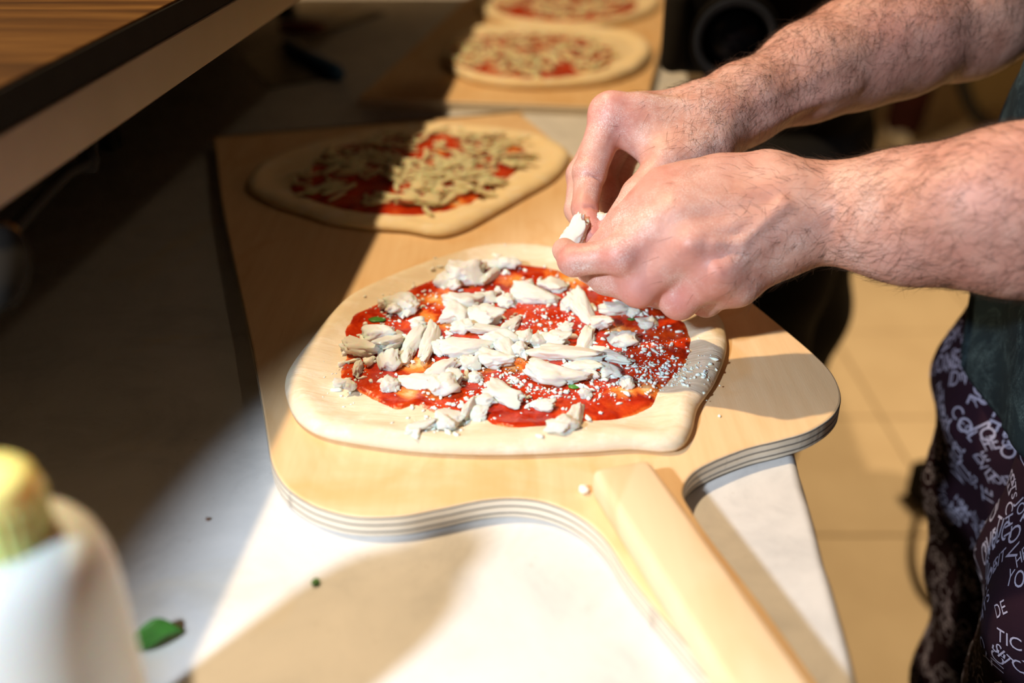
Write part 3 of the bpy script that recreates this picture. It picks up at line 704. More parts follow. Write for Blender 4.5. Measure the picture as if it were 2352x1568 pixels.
link('grip', mesh_py('grip', V, F), plain('blue_plastic', (0.02, 0.10, 0.26), 0.4), scr)['label'] = 'blue grip'
kn = empty('spatula', G(740, 60, TZ), 'thin spatula with dark red handle beyond the blue scraper', 'spatula')
a, b, c_ = G(640, 62, TZ+0.008), G(745, 62, TZ+0.008), G(868, 26, TZ+0.003)
V, F = tube([a.lerp(b, t) for t in (0, .06, .3, .7, 1)], [.004, .0075, .008, .0075, .005], 14); link('handle', mesh_py('handle', V, F), plain('red_plastic', (0.22, 0.012, 0.012), 0.4), kn)['label'] = 'dark red handle'
dd = (c_-b); dd.z = 0; sd = Vector((-dd.y, dd.x, 0)).normalized()
bm = bmesh.new()
for z in (0, 0.0016):
    for p, s in ((b, .007), (b+dd*.3, .012), (b+dd, .016)):
        for e in (-1, 1): bm.verts.new((p.x+sd.x*s*e, p.y+sd.y*s*e, TZ + 0.0010 + (0.005 if p is b else 0.0) + z))
bm.verts.ensure_lookup_table(); v = bm.verts
for f in ((0, 1, 3, 2), (2, 3, 5, 4), (6, 8, 9, 7), (8, 10, 11, 9), (0, 6, 7, 1), (4, 5, 11, 10), (0, 2, 8, 6), (2, 4, 10, 8), (1, 7, 9, 3), (3, 9, 11, 5)): bm.faces.new([v[i] for i in f])
link('blade', bm_mesh('spatula_blade', bm), BLACKM, kn, False)

# ================================================================== THE CHEF
chef = empty('person', (0.47, 0.63, 0.0), 'person in maroon letter-print trousers and dark teal top crumbling cheese over the front pizza', 'person')
# ---- left arm (nearer the lens)
fl = Field((0.02, 0.44, 0.90), (0.52, 0.70, 1.12), 0.0013)
camv = ray(1700, 520).normalized()
Wr = W(1885, 488, 0.635); E = W(2600, 482, 0.545)
fl.chain([E, W(2352, 490, 0.575), W(2100, 497, 0.606), Wr], [0.0440, 0.0435, 0.0370, 0.0316], 0.02, camv, 0.80)
fl.ell(W(2330, 470, .572), (.06, .036, .04), 0.02)
iM, mM, rM, pM = W(1556, 492, .622), W(1588, 560, .614), W(1650, 622, .615), W(1692, 652, .626)
cb_ = [W(1800, 440, .632), W(1805, 475, .628), W(1805, 515, .629), W(1800, 556, .634)]
for c_, m_, r in zip(cb_, (iM, mM, rM, pM), (.0150, .0148, .0140, .0128)):
    fl.cone(Wr.lerp(c_, .3), c_, .022, .0185, 0.012); fl.cone(c_, m_, .0185, r, 0.012)
fl.cone(W(1720, 520, .640), W(1640, 560, .640), .022, .016, 0.012)           # palm mass
fl.cone(W(1700, 590, .645), W(1640, 610, .648), .018, .016, 0.012)
# thumb, on top and behind
tC, tM, tI, tT = W(1752, 412, .642), W(1522, 436, .640), W(1436, 512, .646), W(1366, 580, .655)
fl.cone(tC, tM, .0185, .0135, 0.012); fl.cone(tM, tI, .0125, .0108, 0.005); fl.cone(tI, tT, .0108, .0080, 0.004)
fl.cone(tC.lerp(tM, .45), iM, .015, .012, 0.014)                              # first web
fl.cone(tC.lerp(tM, .8), iM.lerp(W(1425, 586, .622), .35), .0125, .0115, 0.012); fl.cone(W(1490, 478, .634), W(1440, 545, .634), .0125, .0095, 0.012); fl.cone(W(1540, 560, .622), W(1470, 615, .628), .0120, .0105, 0.010)
# fingers
fing = [((iM, W(1424, 585, .621), W(1318, 598, .630), W(1296, 574, .650)), (.0132, .0112, .0096, .0078)),
        ((mM, W(1468, 662, .629), W(1392, 640, .642), W(1352, 622, .660)), (.0132, .0108, .0098, .0080)),
        ((rM, W(1560, 690, .634), W(1498, 662, .652), W(1462, 640, .670)), (.0128, .0108, .0094, .0078)),
        ((pM, W(1622, 690, .648), W(1575, 672, .664), W(1540, 655, .678)), (.0118, .0092, .0082, .0070))]
for pts, rad in fing:
    fl.cone(pts[0], pts[1], rad[0], rad[1], 0.009); fl.cone(pts[1], pts[2], rad[1]*.96, rad[2], 0.0035); fl.cone(pts[2], pts[3], rad[2], rad[3], 0.0035)
    fl.cone(pts[1], pts[1], rad[1]*1.06, rad[1]*1.06, 0.004)
fl.cone(W(1450, 610, .640), W(1520, 590, .640), .014, .016, 0.010)              # flesh between the index and middle fingers
fl.cone(W(1500, 640, .648), W(1580, 640, .650), .013, .015, 0.010)
for m_, c_ in zip((iM, mM, rM), cb_):                                          # tendons and a vein
    v = -camv*0.0118; fl.cone(Vector(m_)+v, Vector(c_)+v*1.45, .0034, .0022, 0.008)
fl.cone(W(1700, 560, .603), W(1800, 470, .606), .0022, .0022, 0.006); fl.cone(W(1640, 560, .600), W(1700, 560, .603), .0020, .0022, 0.006)
crs = [(W(1332, 640, .618), W(1402, 626, .612), .0016), (W(1402, 626, .612), W(1460, 640, .608), .0010), (W(1388, 566, .606), W(1384, 600, .608), .0005)]
for a, b, r in crs: fl.cone(a, b, r, r*.5, 0.004, op='s')
LV, LF = fl.mesh()
# ---- right arm (farther)
fr = Field((0.02, 0.60, 0.93), (0.50, 0.92, 1.15), 0.0013)
cam2 = ray(1700, 250).normalized()
RW = W(1700, 243, .735); RE = W(2420, -30, .84)
fr.chain([RE, W(2220, 40, .815), W(2060, 90, .793), W(1960, 125, .78), W(1860, 165, .762), RW], [.046, .045, .042, .0385, .033, .0268], 0.02, cam2, 0.9)
RC = W(1640, 278, .725)
fr.cone(RW, RC, .0275, .0270, 0.015)
iM, mM, rM, pM = W(1402, 262, .705), W(1412, 262, .728), W(1440, 275, .748), W(1475, 292, .766)
for c_, m_, r in zip((W(1600, 285, .712), W(1600, 262, .724), W(1605, 262, .738), W(1610, 268, .748)), (iM, mM, rM, pM), (.0130, .0130, .0125, .0115)):
    fr.cone(RC, c_, .022, .0175, 0.012); fr.cone(c_, m_, .0175, r, 0.012)
fr.cone(W(1560, 300, .735), W(1490, 300, .74), .018, .016, 0.012)
tC, tM, tI, tT = W(1625, 335, .706), W(1535, 372, .694), W(1466, 446, .686), W(1402, 530, .677)
fr.cone(tC, tM, .0185, .0148, 0.012); fr.cone(tM, tI, .0130, .0108, 0.005); fr.cone(tI, tT, .0108, .0082, 0.004)
fr.cone(tC.lerp(tM, .55), iM.lerp(W(1600, 285, .712), .30), .0135, .0125, 0.014)   # first web
fr.cone(W(1500, 348, .700), W(1432, 300, .704), .009, .011, 0.012)
fing = [((iM, W(1354, 396, .700), W(1343, 478, .690), W(1362, 542, .677)), (.0134, .0110, .0088, .0070)),
        ((mM, W(1338, 402, .722), W(1326, 482, .712), W(1350, 545, .695)), (.0130, .0108, .0088, .0070)),
        ((rM, W(1385, 395, .752), W(1400, 462, .742), W(1412, 515, .726)), (.0126, .0102, .0088, .0070)),
        ((pM, W(1425, 385, .764), W(1428, 440, .756), W(1430, 485, .744)), (.0112, .0092, .0080, .0066))]
for pts, rad in fing:
    fr.cone(pts[0], pts[1], rad[0], rad[1], 0.005); fr.cone(pts[1], pts[2], rad[1]*.97, rad[2], 0.003); fr.cone(pts[2], pts[3], rad[2], rad[3], 0.003)
    fr.cone(pts[1], pts[1], rad[1]*1.04, rad[1]*1.04, 0.003)
fr.cone(iM, iM, .0142, .0142, 0.006)
fr.cone(W(1735, 285, .715), W(1960, 190, .745), .0032, .0032, 0.010)            # wrist tendons
fr.cone(W(1700, 262, .712), W(1900, 165, .738), .0028, .0030, 0.010)
for m_, c_ in zip((iM, mM), (W(1600, 285, .712), W(1600, 262, .724))):
    v = Vector((0, -0.004, 0.0108)); fr.cone(Vector(m_)+v, Vector(c_)+v*1.3, .0030, .0022, 0.008)
for a, b, r in ((W(1418, 300, .690), W(1400, 330, .690), .0012), (W(1402, 343, .690), W(1380, 350, .688), .0008), (W(1376, 410, .690), W(1345, 402, .687), .0006), (W(1370, 480, .682), W(1345, 476, .680), .0005)):
    fr.cone(a, b, r, r*.5, 0.003, op='s')
RV_, RF_ = fr.mesh()
# ---- upper arms, trunk, neck, head (coarse; under clothes or above the frame)
fb = Field((0.30, 0.28, 0.80), (0.78, 1.02, 1.86), 0.007)
shl, shr = Vector((.60, .44, 1.40)), Vector((.60, .83, 1.40))
fb.chain([E, E.lerp(shl, .5), shl], [.044, .047, .055], 0.02); fb.chain([RE, RE.lerp(shr, .5), shr], [.043, .047, .055], 0.02)
fb.chain([(.545, .63, .88), (.56, .635, 1.15), (.60, .635, 1.36)], [.13, .14, .15], 0.05, (1, 0, 0), 0.68)
fb.cone(shl, shr, .06, .06, 0.05); fb.cone((.59, .635, 1.42), (.56, .635, 1.56), .055, .052, 0.03)
hd = Vector((.525, .635, 1.67)); fb.ell(hd, (.098, .078, .118), 0.02); fb.ell(hd + Vector((-.045, 0, -.07)), (.05, .055, .05), 0.03)
fb.cone(hd + Vector((-.092, 0, .01)), hd + Vector((-.112, 0, -.03)), .010, .015, 0.012)
for s in (-1, 1):
    fb.ell(hd + Vector((.01, s*.078, -.005)), (.02, .010, .03), 0.006); fb.ell(hd + Vector((-.088, s*.032, .005)), (.012, .015, .010), 0.008, op='s'); fb.ell(hd + Vector((-.082, s*.032, .003)), (.011, .012, .011), 0.002)
fb.ell(hd + Vector((-.094, 0, -.058)), (.012, .024, .004), 0.004, op='s')
BV, BF = fb.mesh()
V, F = join_np([(LV, LF), (RV_, RF_), (BV, BF)])
me = mesh_np('body', V, F)
jr = [(W(1424, 585, .61), .020, 1), (W(1468, 662, .62), .018, .9), (W(1560, 690, .62), .018, .9), (W(1300, 590, .63), .018, .9), (W(1402, 262, .695), .022, 1), (W(1354, 396, .69), .015, .6), (W(1358, 530, .675), .022, 1.2),
      (W(1620, 640, .61), .03, .5), (W(1450, 420, .71), .03, .6), (W(1500, 420, .63), .02, .7)]
red = np.zeros(len(V))
for c_, r, a in jr: red = np.maximum(red, a*np.exp(-((V - np.array(c_))**2).sum(1)/(r*r)))
flo = np.zeros(len(V))
for c_, r, a in ((W(1500, 600, .63), .06, 1), (W(1680, 640, .63), .05, 1), (W(1500, 270, .71), .07, 1), (W(1350, 450, .69), .04, .9), (W(1340, 620, .63), .03, 1.0), (W(1850, 560, .62), .05, .6)):
    flo = np.maximum(flo, a*np.exp(-((V - np.array(c_))**2).sum(1)/(r*r)))
attr(me, 'red', np.clip(red, 0, 1)); attr(me, 'flour', np.clip(flo + 0.06, 0, 1))
body = link('body', me, SKIN, chef)
# arm hair (uncountable)
nv = np.zeros(len(V)*3, np.float32); me.vertex_normals.foreach_get('vector', nv); nv = nv.reshape(-1, 3)
def hairs(idx, axis, n, lmin, lmax, wgt, rad=0.00006):
    axis = np.array(axis.normalized()); pk = rng.choice(idx, n, p=wgt/wgt.sum())
    out_v, out_f, o = [], [], 0; S = 5
    for i in pk:
        p, nn = V[i], nv[i]; t = axis - nn*axis.dot(nn); t /= np.linalg.norm(t)+1e-9; sd = np.cross(nn, t)
        ph = rng.normal(0.35, .55); d = t*math.cos(ph) + sd*math.sin(ph); Ln = rng.uniform(lmin, lmax); cu = rng.normal(0, .55); lf_ = rng.uniform(.18, .55)
        pts = []
        for k in range(S):
            u = k/(S-1); pts.append(p - nn*0.0003 + Ln*(d*u + nn*lf_*(u - u*u*0.75) + sd*cu*u*u*0.5))
        for k in range(S):
            r = rad*(1 - 0.75*k/(S-1)); dr = pts[min(k+1, S-1)] - pts[max(k-1, 0)]; e1 = np.cross(dr, nn + 0.3*sd); e1 /= np.linalg.norm(e1)+1e-9; e2 = np.cross(e1, dr); e2 /= np.linalg.norm(e2)+1e-9
            for q in range(3): a = 2.094*q; out_v.append(pts[k] + r*(e1*math.cos(a) + e2*math.sin(a)))
        for k in range(S-1):
            for q in range(3): out_f.append((o+k*3+q, o+k*3+(q+1) % 3, o+(k+1)*3+(q+1) % 3, o+(k+1)*3+q))
        o += S*3
    return np.array(out_v), np.array(out_f)
nL, nR = len(LV), len(LV)+len(RV_)
iL = np.arange(0, nL); iR = np.arange(nL, nR)
wL = np.clip((V[iL, 0] - 0.12)/0.07, 0, 1)**1.3 + 0.04*(V[iL, 0] > 0.085); wL *= (V[iL, 0] < 0.44)
wR = np.clip((V[iR, 0] - 0.10)/0.06, 0.0, 1)*np.clip(nv[iR, 2]*0.9 + 0.45, 0.05, 1)*(V[iR, 0] < 0.44) + 0.05*(V[iR, 0] > 0.07)
h1 = hairs(iL, (Wr - E), 5200, .008, .017, wL, 0.00008); h2 = hairs(iR, (RW - RE), 6500, .008, .019, wR, 0.00008)
hv, hf = join_np([h1, h2]); ho = link('arm_hair', mesh_np('arm_hair', hv, hf), HAIR, chef); ho['kind'] = 'stuff'
# hair on the head
fh = Field((.40, .52, 1.58), (.68, .75, 1.84), 0.006); fh.ell(hd + Vector((.014, 0, .02)), (.104, .086, .120), 0.01); fh.ell(hd + Vector((-.10, 0, -.06)), (.10, .12, .10), 0.02, op='s')
v_, f_ = fh.mesh(); link('head_hair', mesh_np('head_hair', v_, f_), HAIR, chef)
# ---- trousers
ft = Field((.24, .32, .06), (.66, .96, 1.02), 0.0045)
ft.chain([(.50, .725, .93), (.475, .735, .80), (.480, .735, .74), (.512, .745, .48), (.53, .76, .09)], [.108, .104, .102, .096, .085], 0.03)
ft.chain([(.495, .535, .93), (.440, .53, .80), (.434, .53, .74), (.445, .525, .46), (.48, .52, .09)], [.108, .102, .102, .092, .085], 0.03)
ft.cone((.52, .70, .96), (.52, .56, .96), .115, .115, 0.05)
X, Y, Z = ft.grid()
ft.F += (0.0055*np.sin(38*Y + 9*Z + 2.0*np.sin(14*Z)) * np.sin(9*Z + 1.0) + 0.004*np.sin(60*Y - 22*X + 17*Z) + 0.003*np.sin(55*Z + 24*Y + 1.5*np.sin(30*Y))).astype(np.float32)
TV, TF = ft.mesh(); trm = mesh_np('trousers', TV, TF)
MAROON = m_cloth('maroon_cloth', (0.020, 0.0065, 0.0145), (0.011, 0.004, 0.009))
trousers = link('trousers', trm, MAROON, chef)
# printed lettering, wrapped onto the cloth
glyph = {}
def get_glyph(ch):
    if ch not in glyph:
        cu = bpy.data.curves.new('g', 'FONT'); cu.body = ch; cu.size = 1.0; cu.resolution_u = 3; ob = bpy.data.objects.new('g', cu); COL.objects.link(ob)
        dg = bpy.context.evaluated_depsgraph_get(); m_ = bpy.data.meshes.new_from_object(ob.evaluated_get(dg))
        gv = np.array([v.co[:] for v in m_.vertices]); m_.calc_loop_triangles(); gf = [tuple(t.vertices) for t in m_.loop_triangles]
        glyph[ch] = (gv, gf); bpy.data.objects.remove(ob); bpy.data.curves.remove(cu); bpy.data.meshes.remove(m_)
    return glyph[ch]
bvh = BVHTree.FromPolygons([tuple(v) for v in TV], [tuple(f) for f in TF])
words = ['HOLMI', 'IDE', 'ONE', 'TICE', 'SIT', 'OVE', 'CHT', 'YOLM', 'DE', 'JO', 'ITS', 'CY', 'ANT', 'COL', 'EB', 'VIT', 'HE', 'OLE', 'SG', 'TEA']
PV, PF = [], []
def leg_axis(leg, z):
    if leg == 0: return (float(np.interp(z, [.09, .48, .76, .93], [.53, .512, .478, .50])), float(np.interp(z, [.09, .48, .76, .93], [.76, .745, .735, .73])))
    return (float(np.interp(z, [.09, .46, .76, .93], [.48, .445, .435, .495])), float(np.interp(z, [.09, .46, .76, .93], [.52, .525, .53, .535])))
def put_word(leg, ang, z, size, rot, wtxt):
    x = 0.0; cr, sr = math.cos(rot), math.sin(rot)
    for ch in wtxt:
        gv, gf = get_glyph(ch); wdt = gv[:, 0].max() - gv[:, 0].min(); sx = rng.uniform(.75, 1.1); base = len(PV); ok = True; tmp = []
        for g in gv:
            u = ((g[0]-gv[:, 0].min())*sx + x)*size; v_ = (g[1] - 0.35)*size*1.15; du, dv = u*cr - v_*sr, u*sr + v_*cr
            th = ang + du/0.10; zz = z + dv; ax_, ay_ = leg_axis(leg, zz); d_ = Vector((math.cos(th), math.sin(th), 0)); org = Vector((ax_, ay_, zz)) + d_*0.25
            hit = bvh.ray_cast(org, -d_, 0.3)
            if hit[0] is None: ok = False; break
            tmp.append(hit[0] + hit[1]*0.0006)
        x += (wdt*sx + 0.10)
        if not ok: continue
        mx = max((a_-tmp[0]).length for a_ in tmp)
        if mx > size*2.2: continue
        PV.extend(tmp); PF.extend(tuple(i+base for i in t) for t in gf)
for leg in (0, 1):
    for zi in range(30):
        for ai in range(11):
            ang = math.pi + (ai-5)*0.21 + rng.normal(0, .06) + (0.25 if leg == 1 else 0.0); z = 0.46 + zi*0.0166 + rng.normal(0, .005)
            put_word(leg, ang, z, rng.uniform(.009, .019), rng.choice([-1.35, 1.5, 0.5, 0.9, -0.5, 1.2]) + rng.normal(0, .15), words[rng.integers(len(words))][:rng.integers(2, 5)])
pl = link('printed_lettering', mesh_py('printed_lettering', PV, PF), m_cloth('lilac_print', (0.42, 0.42, 0.56), (0.24, 0.23, 0.34)), trousers, False)
pl['kind'] = 'stuff'; pl['label'] = 'pale lilac letters printed on the maroon cloth'
# ---- top
fs = Field((.28, .26, .82), (.80, 1.04, 1.50), 0.005)
fs.chain([(.492, .640, .78), (.502, .660, 1.03), (.575, .640, 1.38)], [.204, .206, .185], 0.04, (1, -.1, 0), 0.70)
fs.cone((.478, .535, .80), (.50, .54, .96), .124, .122, 0.03); fs.cone(shl, E.lerp(shl, .55), .075, .068, 0.03); fs.cone(shr, RE.lerp(shr, .55), .075, .068, 0.03); fs.cone(shl, shr, .075, .075, 0.06)
X, Y, Z = fs.grid()
fs.F += (0.006*np.sin(34*Y + 5*Z + 1.3*np.sin(11*Z)) + 0.004*np.sin(52*Y - 30*Z) ).astype(np.float32)
hem = 0.852 + 0.010*np.sin(15*Y + 1.0) + 0.0*X
fs.F = np.maximum(fs.F, (hem - Z).astype(np.float32)).astype(np.float32)
fs.F = np.maximum(fs.F, (Z - 1.47 + 0*X).astype(np.float32))
v_, f_ = fs.mesh(); link('shirt', mesh_np('shirt', v_, f_), m_cloth('teal_cloth', (0.009, 0.020, 0.028), (0.004, 0.009, 0.014), (0.10, 0.17, 0.20)), chef)['label'] = 'dark teal top dusted with flour'
SHOE = plain('shoe_leather', (0.03, 0.025, 0.022), 0.5)
def shoe(x, y, parent, m, ang, s=1.0, z=0.0):
    f_s = Field((x-.2, y-.2, z+.0), (x+.2, y+.2, z+.15), 0.006); d_ = Vector((math.cos(ang), math.sin(ang), 0)); p = Vector((x, y, z+.045))
    f_s.cone(p - d_*.06*s, p + d_*.11*s, .042*s, .036*s, 0.03); f_s.cone(p - d_*.055*s + Vector((0, 0, .02)), p - d_*.04*s + Vector((0, 0, .06)), .04*s, .042*s, 0.03)
    gx, gy, gz = f_s.grid(); f_s.F = np.maximum(f_s.F, (z + 0.007 - gz + 0*gx + 0*gy).astype(np.float32))
    a_, b_ = f_s.mesh(); a_[:, 2] -= a_[:, 2].min() - z; return link('shoe', mesh_np('shoe', a_, b_), m, parent)
shoe(.51, .76, chef, SHOE, math.pi); shoe(.46, .52, chef, SHOE, math.pi)

# ---- the cheese between the fingers
for nm, px, py, Z_, s, lab in (('cheese_piece', 1322, 532, .672, (.0105, .0062, .0062), 'white cheese piece pinched at the left of the fingertips'), ('cheese_piece', 1387, 513, .682, (.0062, .0046, .0060), 'small cheese bit between finger and thumb of the farther hand')):
    o = tag(link(nm, chunk_mesh(31 + px, IV3, IF3)), lab, 'cheese'); o.location = W(px, py, Z_); o.scale = s; o.rotation_euler = (0.2, -0.9 if px < 1350 else -1.2, 0.2)

# ================================================================== PHOTOGRAPHER BEYOND THE TABLE
ph = empty('person', (0.42, 1.35, 0), 'person in black bending behind the table corner and aiming a camera', 'person')
BLK = m_cloth('black_cloth', (0.010, 0.010, 0.011), (0.006, 0.006, 0.007))
lens = W(1690, 95, 1.0); aim = Vector((-0.20, -0.97, 0.06)).normalized(); sx = Vector((0, 0, 1)).cross(aim).normalized(); uz = aim.cross(sx).normalized()
cmr = empty('photo_camera', lens - aim*0.15, 'black camera with a wide round lens held by the bending person', 'camera')
def frame_mesh(V, F, name, m, parent):           # V in (along aim, side, up) coordinates around the lens front
    P = [lens + aim*v[0] + sx*v[1] + uz*v[2] for v in V]; me_ = mesh_py(name, P, F); bm_ = bmesh.new(); bm_.from_mesh(me_); bmesh.ops.recalc_face_normals(bm_, faces=bm_.faces); bm_.to_mesh(me_); bm_.free(); return link(name, me_, m, parent)
def ring(prof, n=56):
    V, F = lathe(prof, n, cap=False); return [(v[2], v[0], v[1]) for v in V], F
GLB = plain('camera_black', (0.003, 0.003, 0.0036), 0.6, Specular_IOR_Level=0.05); 
V, F = ring([(0.0, -0.115), (.036, -0.115), (.036, -0.09), (.041, -0.085), (.041, -.035), (.0445, -.030), (.0445, -.002), (.0430, 0.0), (.0385, 0.0), (.0345, -.004), (.031, -.012), (.0300, -.018), (0, -.018)]); lb = frame_mesh(V, F, 'lens_barrel', GLB, cmr)
V, F = ring([(.0405, .0006), (.0385, .0016), (.0335, .0008), (.0315, -.006), (.0335, -.004), (.0405, .0006)]); frame_mesh(V, F, 'lens_ring', plain('ring_grey', (0.020, 0.027, 0.045), 0.6, Specular_IOR_Level=0.1), lb).parent = lb
V, F = ring([(0.0, -.004), (.010, -.0046), (.020, -.0066), (.027, -.0105), (.0295, -.014), (.0, -.0145)])
gl = NT('lens_glass'); gm = gl.out((0.003, 0.004, 0.009), 0.08, None, Specular_IOR_Level=0.05); go = frame_mesh(V, F, 'front_glass', gm, lb)
for o in lb.children:
    pass
def cbox(name, lo, hi, bev, m):
    bm_ = bmesh.new(); box_bm(bm_, lo, hi, None, bev, 3); me_ = bm_mesh(name, bm_)
    for v in me_.vertices: v.co = lens + aim*v.co.x + sx*v.co.y + uz*v.co.z
    return link(name, me_, m, cmr)
cbox('camera_body', (-.165, -.068, -.052), (-.105, .068, .042), .010, GLB)
cbox('grip', (-.165, -.078, -.050), (-.085, -.050, .036), .012, BLACK)
cbox('viewfinder_hump', (-.160, -.026, .040), (-.108, .026, .066), .008, GLB)
cbox('strap_lug', (-.140, -.082, .022), (-.130, -.074, .040), .002, plain('lug_metal', (0.4, 0.42, 0.46), 0.3, Metallic=1.0))
# jacket and trousers
fj = Field((.10, .95, .70), (.85, 1.85, 1.62), 0.008)
hip = Vector((.44, 1.50, .84)); chest = Vector((.47, 1.38, 1.18)); nk = Vector((.44, 1.25, 1.36))
fj.chain([W(1815, 330, 1.41), W(1820, 200, 1.39), chest], [.090, .10, .15], 0.05); fj.cone(chest, nk, .15, .09, 0.06)
sL, sR = chest + Vector((.19, .0, .10)), chest + Vector((-.17, .02, .10)); fj.cone(sL, sR, .08, .08, 0.05)
hRp = lens - aim*.135 + sx*-.085; hLp = lens - aim*.06 + uz*-.045
eR, eL = Vector((.20, 1.36, 1.06)), Vector((.66, 1.30, .98))
side = -1
hA = lens - aim*.150 + uz*.132; hB = lens - aim*.085 - sx*0.134*side - uz*.030
wA = Vector((.285, 1.36, 1.22)); wB = Vector((.56, 1.28, 1.02))
fj.chain([sR, wA, hA.lerp(wA, .45)], [.068, .055, .042], 0.03); fj.chain([sL, wB, hB.lerp(wB, .30)], [.068, .055, .042], 0.03)
fj.chain([hip + Vector((-.06, -.08, -.0)), Vector((.345, 1.30, 1.03)), chest], [.05, .065, .08], 0.05)
X, Y, Z = fj.grid(); fj.F += (0.006*np.sin(30*X + 24*Z + 2*np.sin(18*Y))).astype(np.float32)
v_, f_ = fj.mesh(); link('jacket', mesh_np('jacket', v_, f_), BLK, ph)
fp = Field((.24, 1.0, .04), (.80, 1.85, 1.0), 0.008)
k1_, k2_ = W(1780, 560, 1.30), W(1782, 640, 1.32)
fp.chain([W(1830, 320, 1.43), k1_, k2_, Vector((.385, 1.34, .09))], [.095, .072, .056, .058], 0.04)
fp.chain([W(1830, 320, 1.43), Vector((.47, 1.52, .50)), Vector((.46, 1.60, .09))], [.095, .08, .058], 0.04)
v_, f_ = fp.mesh(); link('trousers', mesh_np('trousers', v_, f_), BLK, ph)
shoe(.375, 1.31, ph, SHOE, -1.6); shoe(.455, 1.57, ph, SHOE, -1.6)
# head and hands
fq = Field((.08, .90, .90), (.72, 1.60, 1.62), 0.0035)
h2_ = Vector((.40, 1.22, 1.46)); fq.ell(h2_, (.078, .098, .118), 0.02); fq.ell(h2_ + Vector((0, -.05, -.07)), (.055, .05, .05), 0.03); fq.cone(nk, h2_ + Vector((0, .02, -.06)), .055, .055, 0.03)
fq.cone(h2_ + Vector((0, -.092, .01)), h2_ + Vector((0, -.112, -.03)), .010, .015, 0.012)
for s in (-1, 1): fq.ell(h2_ + Vector((s*.078, .01, -.005)), (.010, .02, .03), 0.006); fq.ell(h2_ + Vector((s*.032, -.09, .005)), (.014, .012, .010), 0.008, op='s'); fq.ell(h2_ + Vector((s*.032, -.083, .003)), (.012, .011, .011), 0.002)
def grip(c, wrist, fdir, curl, spread, thumb):
    fq.cone(wrist, c, .026, .030, 0.02, fdir.cross(spread), 0.7)
    for i in range(4):
        b0 = c + spread*(i-1.5)*0.0195 + fdir*.02; r = .0098 - .0006*abs(i-1)
        fq.cone(c, b0, .022, .012, 0.012); p1_ = b0 + (fdir*.9 + curl*.4).normalized()*.036; p2_ = p1_ + (fdir*.35 + curl*.95).normalized()*.024; p3_ = p2_ + (fdir*-.25 + curl).normalized()*.018
        fq.chain([b0, p1_, p2_, p3_], [.011, r, r*.92, r*.78], 0.003)
    t0 = c + thumb*.028; fq.chain([c, t0, t0 + (thumb*.5+fdir*.7).normalized()*.032, t0 + (thumb*.3+fdir).normalized()*.056], [.018, .0135, .0115, .0090], 0.006)
grip(hA, hA.lerp(wA, .6), (aim*.85 - uz*.25).normalized(), (-uz*.9 + aim*.1).normalized(), sx, (sx*side*.8 - uz*.3).normalized())
grip(hB, hB.lerp(wB, .45), (aim*.8 + sx*side*.35).normalized(), (sx*side*.9 - aim*.15).normalized(), uz, (uz*.8 + aim*.5).normalized())
fq.chain([hA.lerp(wA, .6), wA, sR, chest, nk], [.028, .035, .04, .05, .05], 0.02); fq.chain([hB.lerp(wB, .45), wB, sL, chest], [.028, .035, .04, .05], 0.02)
v_, f_ = fq.mesh(); me = mesh_np('body', v_, f_); attr(me, 'red', np.zeros(len(v_)) + .4); attr(me, 'flour', np.zeros(len(v_))); link('body', me, SKIN, ph)
fh = Field((.26, 1.06, 1.36), (.54, 1.38, 1.64), 0.008); fh.ell(h2_ + Vector((0, .014, .02)), (.086, .104, .120), 0.01); fh.ell(h2_ + Vector((0, -.10, -.06)), (.12, .10, .10), 0.02, op='s')
v_, f_ = fh.mesh(); link('head_hair', mesh_np('head_hair', v_, f_), HAIR, ph)

# ================================================================== FAR PERSON, CHAIR, CABLE ON THE FLOOR
wp = empty('person', (1.45, 4.0, 0), 'distant person walking in dark red trousers and pale shoes', 'person')
REDC = m_cloth('dark_red_cloth', (0.050, 0.012, 0.010), (0.03, 0.008, 0.007))
fa_, fb_ = G(2062, 338, 0), G(1952, 322, 0)
f3 = Field((1.0, 3.5, .03), (1.95, 4.6, 1.05), 0.016); hp = Vector(((fa_.x+fb_.x)/2 + .05, (fa_.y+fb_.y)/2 + .05, .93))
for q, kx in ((fa_, .03), (fb_, -.02)):
    f3.chain([hp + Vector((kx, 0, 0)), Vector((q.x + .03, q.y - .02, .48)), Vector((q.x + .02, q.y + .03, .10))], [.12, .085, .072], 0.04)
v_, f_ = f3.mesh(); link('trousers', mesh_np('trousers', v_, f_), REDC, wp)
PALE = plain('pale_canvas', (0.70, 0.64, 0.52), 0.8)
shoe(fa_.x, fa_.y + .02, wp, PALE, -1.7); shoe(fb_.x, fb_.y + .02, wp, PALE, -1.7)
f3 = Field((.9, 3.4, .80), (2.0, 4.7, 1.62), 0.016); f3.chain([hp, hp + Vector((0, 0, .3)), hp + Vector((0, 0, .52))], [.15, .16, .17], 0.05, (0, 1, 0), .7)
for s in (-1, 1): f3.chain([hp + Vector((s*.19, 0, .50)), hp + Vector((s*.25, .03, .22)), hp + Vector((s*.22, -.08, -.02))], [.065, .05, .042], 0.03)
v_, f_ = f3.mesh(); link('jacket', mesh_np('jacket', v_, f_), BLK, wp)
f3 = Field((.9, 3.4, .70), (2.0, 4.7, 1.9), 0.010); hh = hp + Vector((0, -.02, .74)); f3.ell(hh, (.078, .098, .118), 0.02); f3.cone(hp + Vector((0, 0, .5)), hh, .055, .05, 0.03); f3.cone(hh + Vector((0, -.092, .01)), hh + Vector((0, -.11, -.03)), .012, .016, 0.012)
